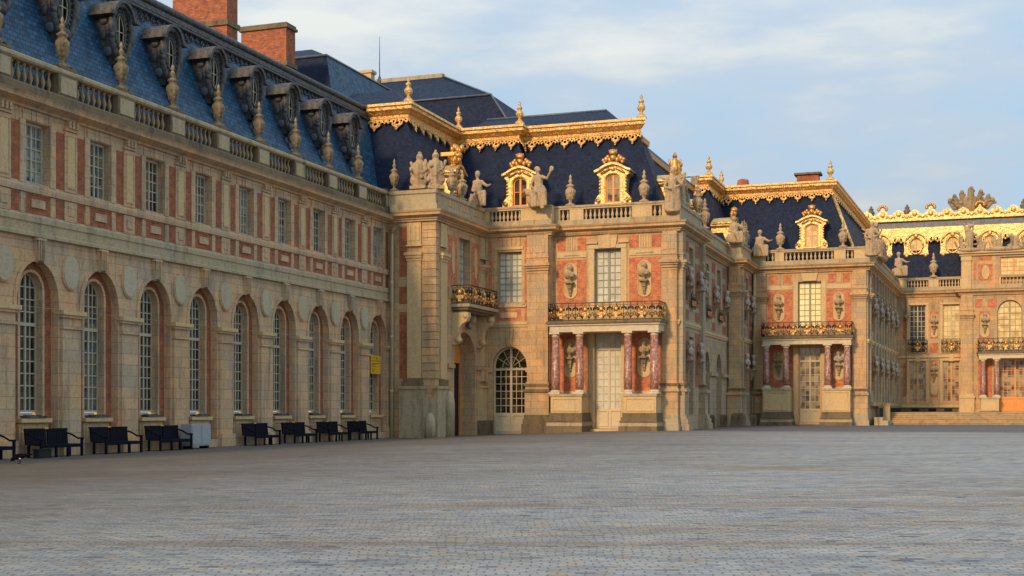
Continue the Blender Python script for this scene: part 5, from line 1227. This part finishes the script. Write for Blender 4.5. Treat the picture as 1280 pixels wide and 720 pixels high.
# ================================================================== roofs behind
def back_roofs():
    T = thing('slate_roof_block', 'blue slate mansard roof behind the left wing, beside the broad chimney', 'roof', (-41, 76, 18))
    c = MB(); z0, z1 = 17.5, 23.6
    c.add([(-48, 71.0, z0), (-36.4, 71.0, z0), (-38, 72.4, z1), (-48, 72.4, z1), (-36.4, 86, z0), (-38, 84, z1), (-41, 76, 25.2), (-48, 76, 25.2), (-41, 84, 25.2)],
          [(0, 1, 2, 3), (3, 2, 6, 7)], 'slate')
    c.add([(-36.4, 71.0, z0), (-38, 72.4, z1), (-36.4, 86, z0), (-38, 84, z1), (-41, 76, 25.2), (-41, 84, 25.2)], [(0, 2, 3, 1), (1, 3, 5, 4)], 'slate_sky')  # side faces of the same roof, sky reflection carried by their bluer colour
    c.build('roof', T)
    MB().tube([(-48, 72.35, z1), (-38, 72.35, z1), (-38, 84, z1)], .09, 'lead_pale', 6).build('lead_roll', T)
    T2 = thing('slate_roof_block', 'big navy hipped slate roof rising behind the middle gilt cornice', 'roof', (-37, 88, 18))
    c = MB(); c.add([(-50, 82.5, 17.5), (-27.2, 82.5, 17.5), (-31.3, 84.3, 23.3), (-50, 84.3, 23.3), (-37.3, 90, 26.5), (-50, 90, 26.5), (-27.2, 98, 17.5), (-31.3, 96, 23.3)],
          [(0, 1, 2, 3), (3, 2, 4, 5), (1, 6, 7, 2), (2, 7, 4)], 'slate'); c.build('roof', T2)
    MB().tube([(-50, 84.25, 23.32), (-31.3, 84.25, 23.32)], .08, 'lead_pale', 6).box(FY(90), -44, -37.3, 26.4, 26.7, -.3, .2, 'stone_grey').tube([(-37.5, 90, 26.6), (-31.3, 84.25, 23.3), (-27.2, 82.5, 17.5)], .07, 'lead_pale', 6).build('lead_roll', T2)
    T3 = thing('slate_roof_block', 'small navy roof slope just above the left end of the gilt cornice', 'roof', (-34, 75, 18))
    c = MB(); c.add([(-35.8, 68.6, 18.9), (-30.8, 68.6, 18.9), (-33.3, 72.4, 21.0), (-36.2, 72.4, 21.0), (-30.9, 76, 18.9)], [(0, 1, 2, 3), (1, 4, 2)], 'slate'); c.build('roof', T3)
    ch = thing('roof_stack', 'small stone chimney stack on the ridge beside the mast', 'chimney', (-40.4, 83, 24)); MB().box(FY(83), -40.8, -40.0, 24, 25.3, -.6, 0, 'stone_plain').build('shaft', ch); MB().box(FY(83), -40.9, -39.9, 25.3, 25.5, -.7, .1, 'stone_plain').build('cap', ch)
    m = MB().tube([(0, 0, -1), (0, 0, 3.4)], [.05, .015], 'iron', 6).lathe((0, 0, 0), [(.3, -.6), (.2, 0), (.05, .4)], 'lead', 8)
    tag(link_mb(m, 'mast', None, (-42.6, 89.9, 26.6)), 'thin lightning mast standing on the dark roof ridge', 'mast')
    c2 = thing('roof_stack', 'low brown chimney stub above the farther pavilion gilt cornice', 'chimney', (-17.2, 106, 19)); MB().lathe((-17.2, 106, 19), [(.75, -1), (.7, .55), (.5, .75), (.45, 1.1), (.2, 1.2)], 'brick_chimney', 8).build('shaft', c2)
    c3 = thing('roof_stack', 'flat capped brick chimney beside the right finial of the farther pavilion', 'chimney', (-11.6, 104, 19)); MB().box(FY(104), -12.6, -10.9, 18.5, 19.9, -1, 0, 'brick_chimney').build('shaft', c3); MB().box(FY(104), -12.8, -10.7, 19.9, 20.05, -1.2, .2, 'stone_dark').build('cap', c3)
back_roofs()

# ================================================================== things in the courtyard
def bench_parts():
    w = 2.16; m = 'bench'; P = []
    def part(mb, n): P.append((n, mb))
    F0 = FX(0)      # bench faces +X, length along Y
    for a, b in ((-w / 2, -.03), (.03, w / 2)):
        mb = MB(); fr = Fr((-.02, 0, 0), (0, 1, 0), (1, 0, .0), (-.10, 0, 1)); mb.plate(fr, rect(a, b, .42, .96), [], -.03, .01, m, back=True)
        for k in range(7): s = a + (b - a) * (k + .5) / 7; mb.box(fr, s - .055, s + .055, .46, .92, .01, .018, m)
        mb.box(fr, a, b, .9, .975, -.04, .03, m); part(mb, 'backrest')
    mb = MB()
    for k in range(6): mb.box(F0, -w / 2, w / 2, .40, .435, .02 + k * .095, .10 + k * .095, m)
    mb.box(F0, -w / 2 + .02, w / 2 - .02, .32, .40, .53, .57, m); part(mb, 'seat')
    for s in (-w / 2 + .04, -.3, .3, w / 2 - .04):
        for d0 in (.0, .52):
            if abs(s) < .5 and d0 == .0: continue
            mb = MB(); mb.box(F0, s - .04, s + .04, -.02, .62 if (d0 > .2 and abs(s) > .5) else .40, d0, d0 + .07, m); part(mb, 'leg')
    for s in (-w / 2 + .04, w / 2 - .04):
        mb = MB(); mb.tube([(-.05, s, .80), (.15, s, .74), (.38, s, .62), (.62, s, .62)], .033, m, 8); part(mb, 'armrest')
    mb = MB(); mb.box(Fr((-.02, 0, 0), (0, 1, 0), (1, 0, 0), (-.10, 0, 1)), -.09, .09, .955, 1.0, -.03, .035, 'yellow'); part(mb, 'plaque')
    return P
BP = [(n, link_mb(mb, n, None, (0, 0, 0))) for n, mb in bench_parts()]
BM = [(n, o.data) for n, o in BP]
for n, o in BP: bpy.data.objects.remove(o)
def bench(y, label):
    x = -29.62; r = thing('bench', label, 'bench', (x, y, gz(x, y)), 'dark benches along the arcade')
    for n, me in BM:
        o = bpy.data.objects.new(n, me); COL.objects.link(o); o.parent = r
for y, lb in zip((32.74, 36.13, 39.55, 42.85, 49.85, 53.3, 56.7, 60.0),
        ('dark bench cut off by the left picture edge', 'dark bench nearest the pecking bird, whole and leftmost', 'dark bench between the leftmost whole bench and the one by the grey cabinet', 'dark bench right beside the grey cabinet',
         'dark bench first to the right of the grey cabinet', 'dark bench second to the right of the grey cabinet', 'dark bench third to the right of the grey cabinet', 'dark bench farthest away, under the yellow sign')):
    bench(y, lb)
# grey utility cabinet
T = thing('utility_cabinet', 'pale grey metal utility cabinet against the arcade between the benches', 'cabinet', (-29.4, 44.9, gz(-29.4, 44.9)))
zc = gz(-29.4, 44.9); Fc = FX(-29.2)
MB().box(Fc, 44.1, 45.5, zc + .12, zc + 1.0, -.5, 0, 'cabinet').build('body', T); MB().box(Fc, 44.15, 44.77, zc + .18, zc + .95, 0, .02, 'cabinet').build('door', T); MB().box(Fc, 44.83, 45.45, zc + .18, zc + .95, 0, .02, 'cabinet').build('door', T)
for s in (44.15, 45.35): MB().box(Fc, s, s + .1, zc - .02, zc + .12, -.45, -.05, 'iron').build('foot', T)
# dark box below the first bench
tag(link_mb(MB().box(FX(0), -.3, .3, 0, .28, -.12, .12, 'black').box(FX(0), -.33, .33, .28, .31, -.14, .14, 'black'), 'floodlight_box', None, (-28.95, 35.0, gz(-28.95, 35.0))), 'small black box standing at the near foot of the leftmost whole bench', 'box')
# pecking bird
def bird():
    mb = MB(); r = Matrix.Rotation(R(22), 3, 'Y')
    mb.ball((0, 0, .19), (.17, .075, .08), 'feather', rot=Matrix.Rotation(R(-12), 3, 'Y')); mb.ball((-.17, 0, .12), (.06, .05, .055), 'feather'); cap(mb, (-.08, 0, .18), (-.16, 0, .13), .055, .045, 'feather')
    mb.tube([(-.2, 0, .10), (-.275, 0, .04)], [.02, .004], 'feather', 6); mb.tube([(.1, 0, .21), (.36, 0, .25)], [.06, .02], 'feather', 6)
    me = remeshed(mb, .012, 2); me.materials.clear(); me.materials.append(M['feather'])
    T = link('bird', me, None, (-26.65, 31.2, gz(-26.65, 31.2))); tag(T, 'black bird with a white wing patch pecking at the setts near the benches', 'bird')
    T.rotation_euler = (0, 0, R(15)); T.scale = (1.15, 1.15, 1.15)
    for sy in (-.03, .03): 
        o = MB().tube([(.0, sy, .13), (.02, sy, .06), (.0, sy, .0)], .008, 'feather', 5).tube([(-.05, sy, .004), (.02, sy, .004)], .006, 'feather', 4).build('leg'); o.parent = T
    o = MB().ball((.06, -.062, .17), (.04, .02, .022), 'white_feather', 8, 6).build('wing_patch'); o.parent = T; o.scale = (.8, 1, .8)
bird()
# yellow sign in the last arch
T = thing('information_sign', 'yellow information board hanging in the last arch beside the downpipe', 'sign', (-30.2, 63.2, 3.1))
Fg = FX(-30.15); MB().box(Fg, 62.55, 63.75, 3.15, 4.15, -.05, 0, 'yellow').build('board', T)
mb = MB(); mb.plate(Fg, [(62.68, 3.98), (62.76, 3.98), (62.72, 4.06)], [], 0, .006, 'ink'); mb.plate(Fg, ell(62.95, 4.02, .035, .045, 8), [], 0, .006, 'ink'); mb.plate(Fg, [(63.2, 3.95), (63.36, 3.95), (63.28, 4.09)], [], 0, .006, 'ink')
for z, a, b in ((3.86, 62.62, 63.66), (3.72, 62.64, 63.5), (3.66, 62.64, 63.1), (3.55, 62.64, 63.2), (3.4, 62.64, 63.0), (3.3, 62.64, 62.9)):
    x = a
    while x < b: w = random.uniform(.03, .1); mb.box(Fg, x, min(x + w, b), z - .018, z + .018, 0, .005, 'ink'); x += w + .03
mb.build('lettering', T)
# downpipes
def pipe(x, y, zt, label, pts_top):
    r = thing('downpipe', label, 'downpipe', (x, y, gz(x, y))); MB().tube(pts_top + [(x, y, zt), (x, y, gz(x, y) - .05)], .11, 'pipe', 10).build('pipe', r)
    for z in (2.2, 5.2, 8.2): MB().lathe((x, y, z), [(.125, 0), (.125, .1)], 'pipe', 10, smooth=False).build('bracket', r)
pipe(-29.78, 64.4, 10.9, 'buff downpipe in the corner between left wing and corner pavilion', [(-29.5, 64.35, 11.5), (-29.55, 64.38, 11.3), (-29.78, 64.4, 11.05)])
pipe(-15.1, 98.4, 10.9, 'buff downpipe in the corner left of the farther pavilion', [(-15.1, 98.4, 11.5)])
# guard stones by the two arched doors of the side wall
for j, (x, y, w, h, lb) in enumerate(((-15.6, 83.6, .42, .85, 'dark squat guard stone left of the arched side doors'), (-15.5, 87.6, .5, .85, 'dark guard stone between the arched side doors'),
        (-15.1, 90.9, .9, .95, 'broad dark guard stone at the foot of the projecting block'), (-14.6, 94.5, .42, .8, 'small dark guard stone beside the far downpipe'))):
    mb = MB().lathe((0, 0, 0), [(w * .72, -.1), (w * .70, h * .75), (w * .62, h * .92), (w * .5, h)], 'stone_dark', 4, sq=True, smooth=False); mb.lathe((0, 0, 0), [(w * .76, .0), (w * .76, .1), (w * .71, .14)], 'stone_dark', 4, sq=True, smooth=False)
    tag(link_mb(mb, 'guard_stone', None, (x, y, gz(x, y))), lb, 'bollard', 'guard stones at the side wall')

# ------------------------------------------------------------------ camera, light, sky
cam = bpy.data.cameras.new('camera'); co = bpy.data.objects.new('camera', cam); COL.objects.link(co); scn.camera = co
th = math.atan((1205 - 640) / 1600)
co.location = (0, 0, 1.3); co.rotation_euler = (R(90), 0, th)
cam.lens = 45; cam.sensor_width = 36; cam.shift_y = 150 / 1280; cam.clip_end = 2000; cam.clip_start = .1
SUN_EL, SUN_AZ = 24, 190          # azimuth clockwise from +Y: behind the camera, a little to its left
sl = bpy.data.lights.new('sun', 'SUN'); sl.energy = 1.75; sl.angle = R(7); sl.color = (1, .69, .40)
so = bpy.data.objects.new('sun', sl); COL.objects.link(so)
d = V((math.sin(R(SUN_AZ)) * math.cos(R(SUN_EL)), math.cos(R(SUN_AZ)) * math.cos(R(SUN_EL)), math.sin(R(SUN_EL))))
so.rotation_euler = d.to_track_quat('Z', 'Y').to_euler(); so.location = (0, -40, 30)
w = bpy.data.worlds.new('World'); scn.world = w; w.use_nodes = True; nt = w.node_tree; nt.nodes.clear()
wo = nt.nodes.new('ShaderNodeOutputWorld'); bg = nt.nodes.new('ShaderNodeBackground'); L(nt, bg.outputs[0], wo.inputs[0]); bg.inputs[1].default_value = .15
sk = nt.nodes.new('ShaderNodeTexSky'); sk.sky_type = 'NISHITA'; sk.sun_disc = False; sk.sun_elevation = R(SUN_EL); sk.sun_rotation = R(SUN_AZ); sk.air_density = 1.0; sk.dust_density = 1.5; sk.ozone_density = 1.5
tc = nt.nodes.new('ShaderNodeTexCoord'); mp = nt.nodes.new('ShaderNodeMapping'); mp.inputs['Scale'].default_value = (1.5, 1.5, 5.5); mp.inputs['Location'].default_value = (.2, 2.1, .6); L(nt, tc.outputs['Generated'], mp.inputs[0])
n1 = noise(nt, mp.outputs[0], 1.9, 7, .55)
sz = N(nt, 'ShaderNodeSeparateXYZ'); L(nt, tc.outputs['Generated'], sz.inputs[0])
cl = ramp(nt, n1, [(.34, (.98, 1.58, 2.15)), (.47, (1.28, 1.75, 2.2)), (.56, (1.6, 1.92, 2.25)), (.68, (2.35, 2.45, 2.4))])
up = gray(nt, sz.outputs[2], .95, 2.2, 0, 1)
vm = N(nt, 'ShaderNodeVectorMath', operation='SCALE'); L(nt, cl, vm.inputs[0]); L(nt, up, vm.inputs['Scale']); cl = vm.outputs[0]
fac = gray(nt, n1, .8, 1, .35, .6)
L(nt, mix(nt, fac, sk.outputs[0], cl), bg.inputs[0])
scn.view_settings.view_transform = 'Standard'; scn.view_settings.look = 'None'; scn.view_settings.gamma = 1; scn.view_settings.exposure = .85
scn.render.engine = 'CYCLES'; scn.cycles.max_bounces = 6; scn.cycles.diffuse_bounces = 3; scn.cycles.glossy_bounces = 3
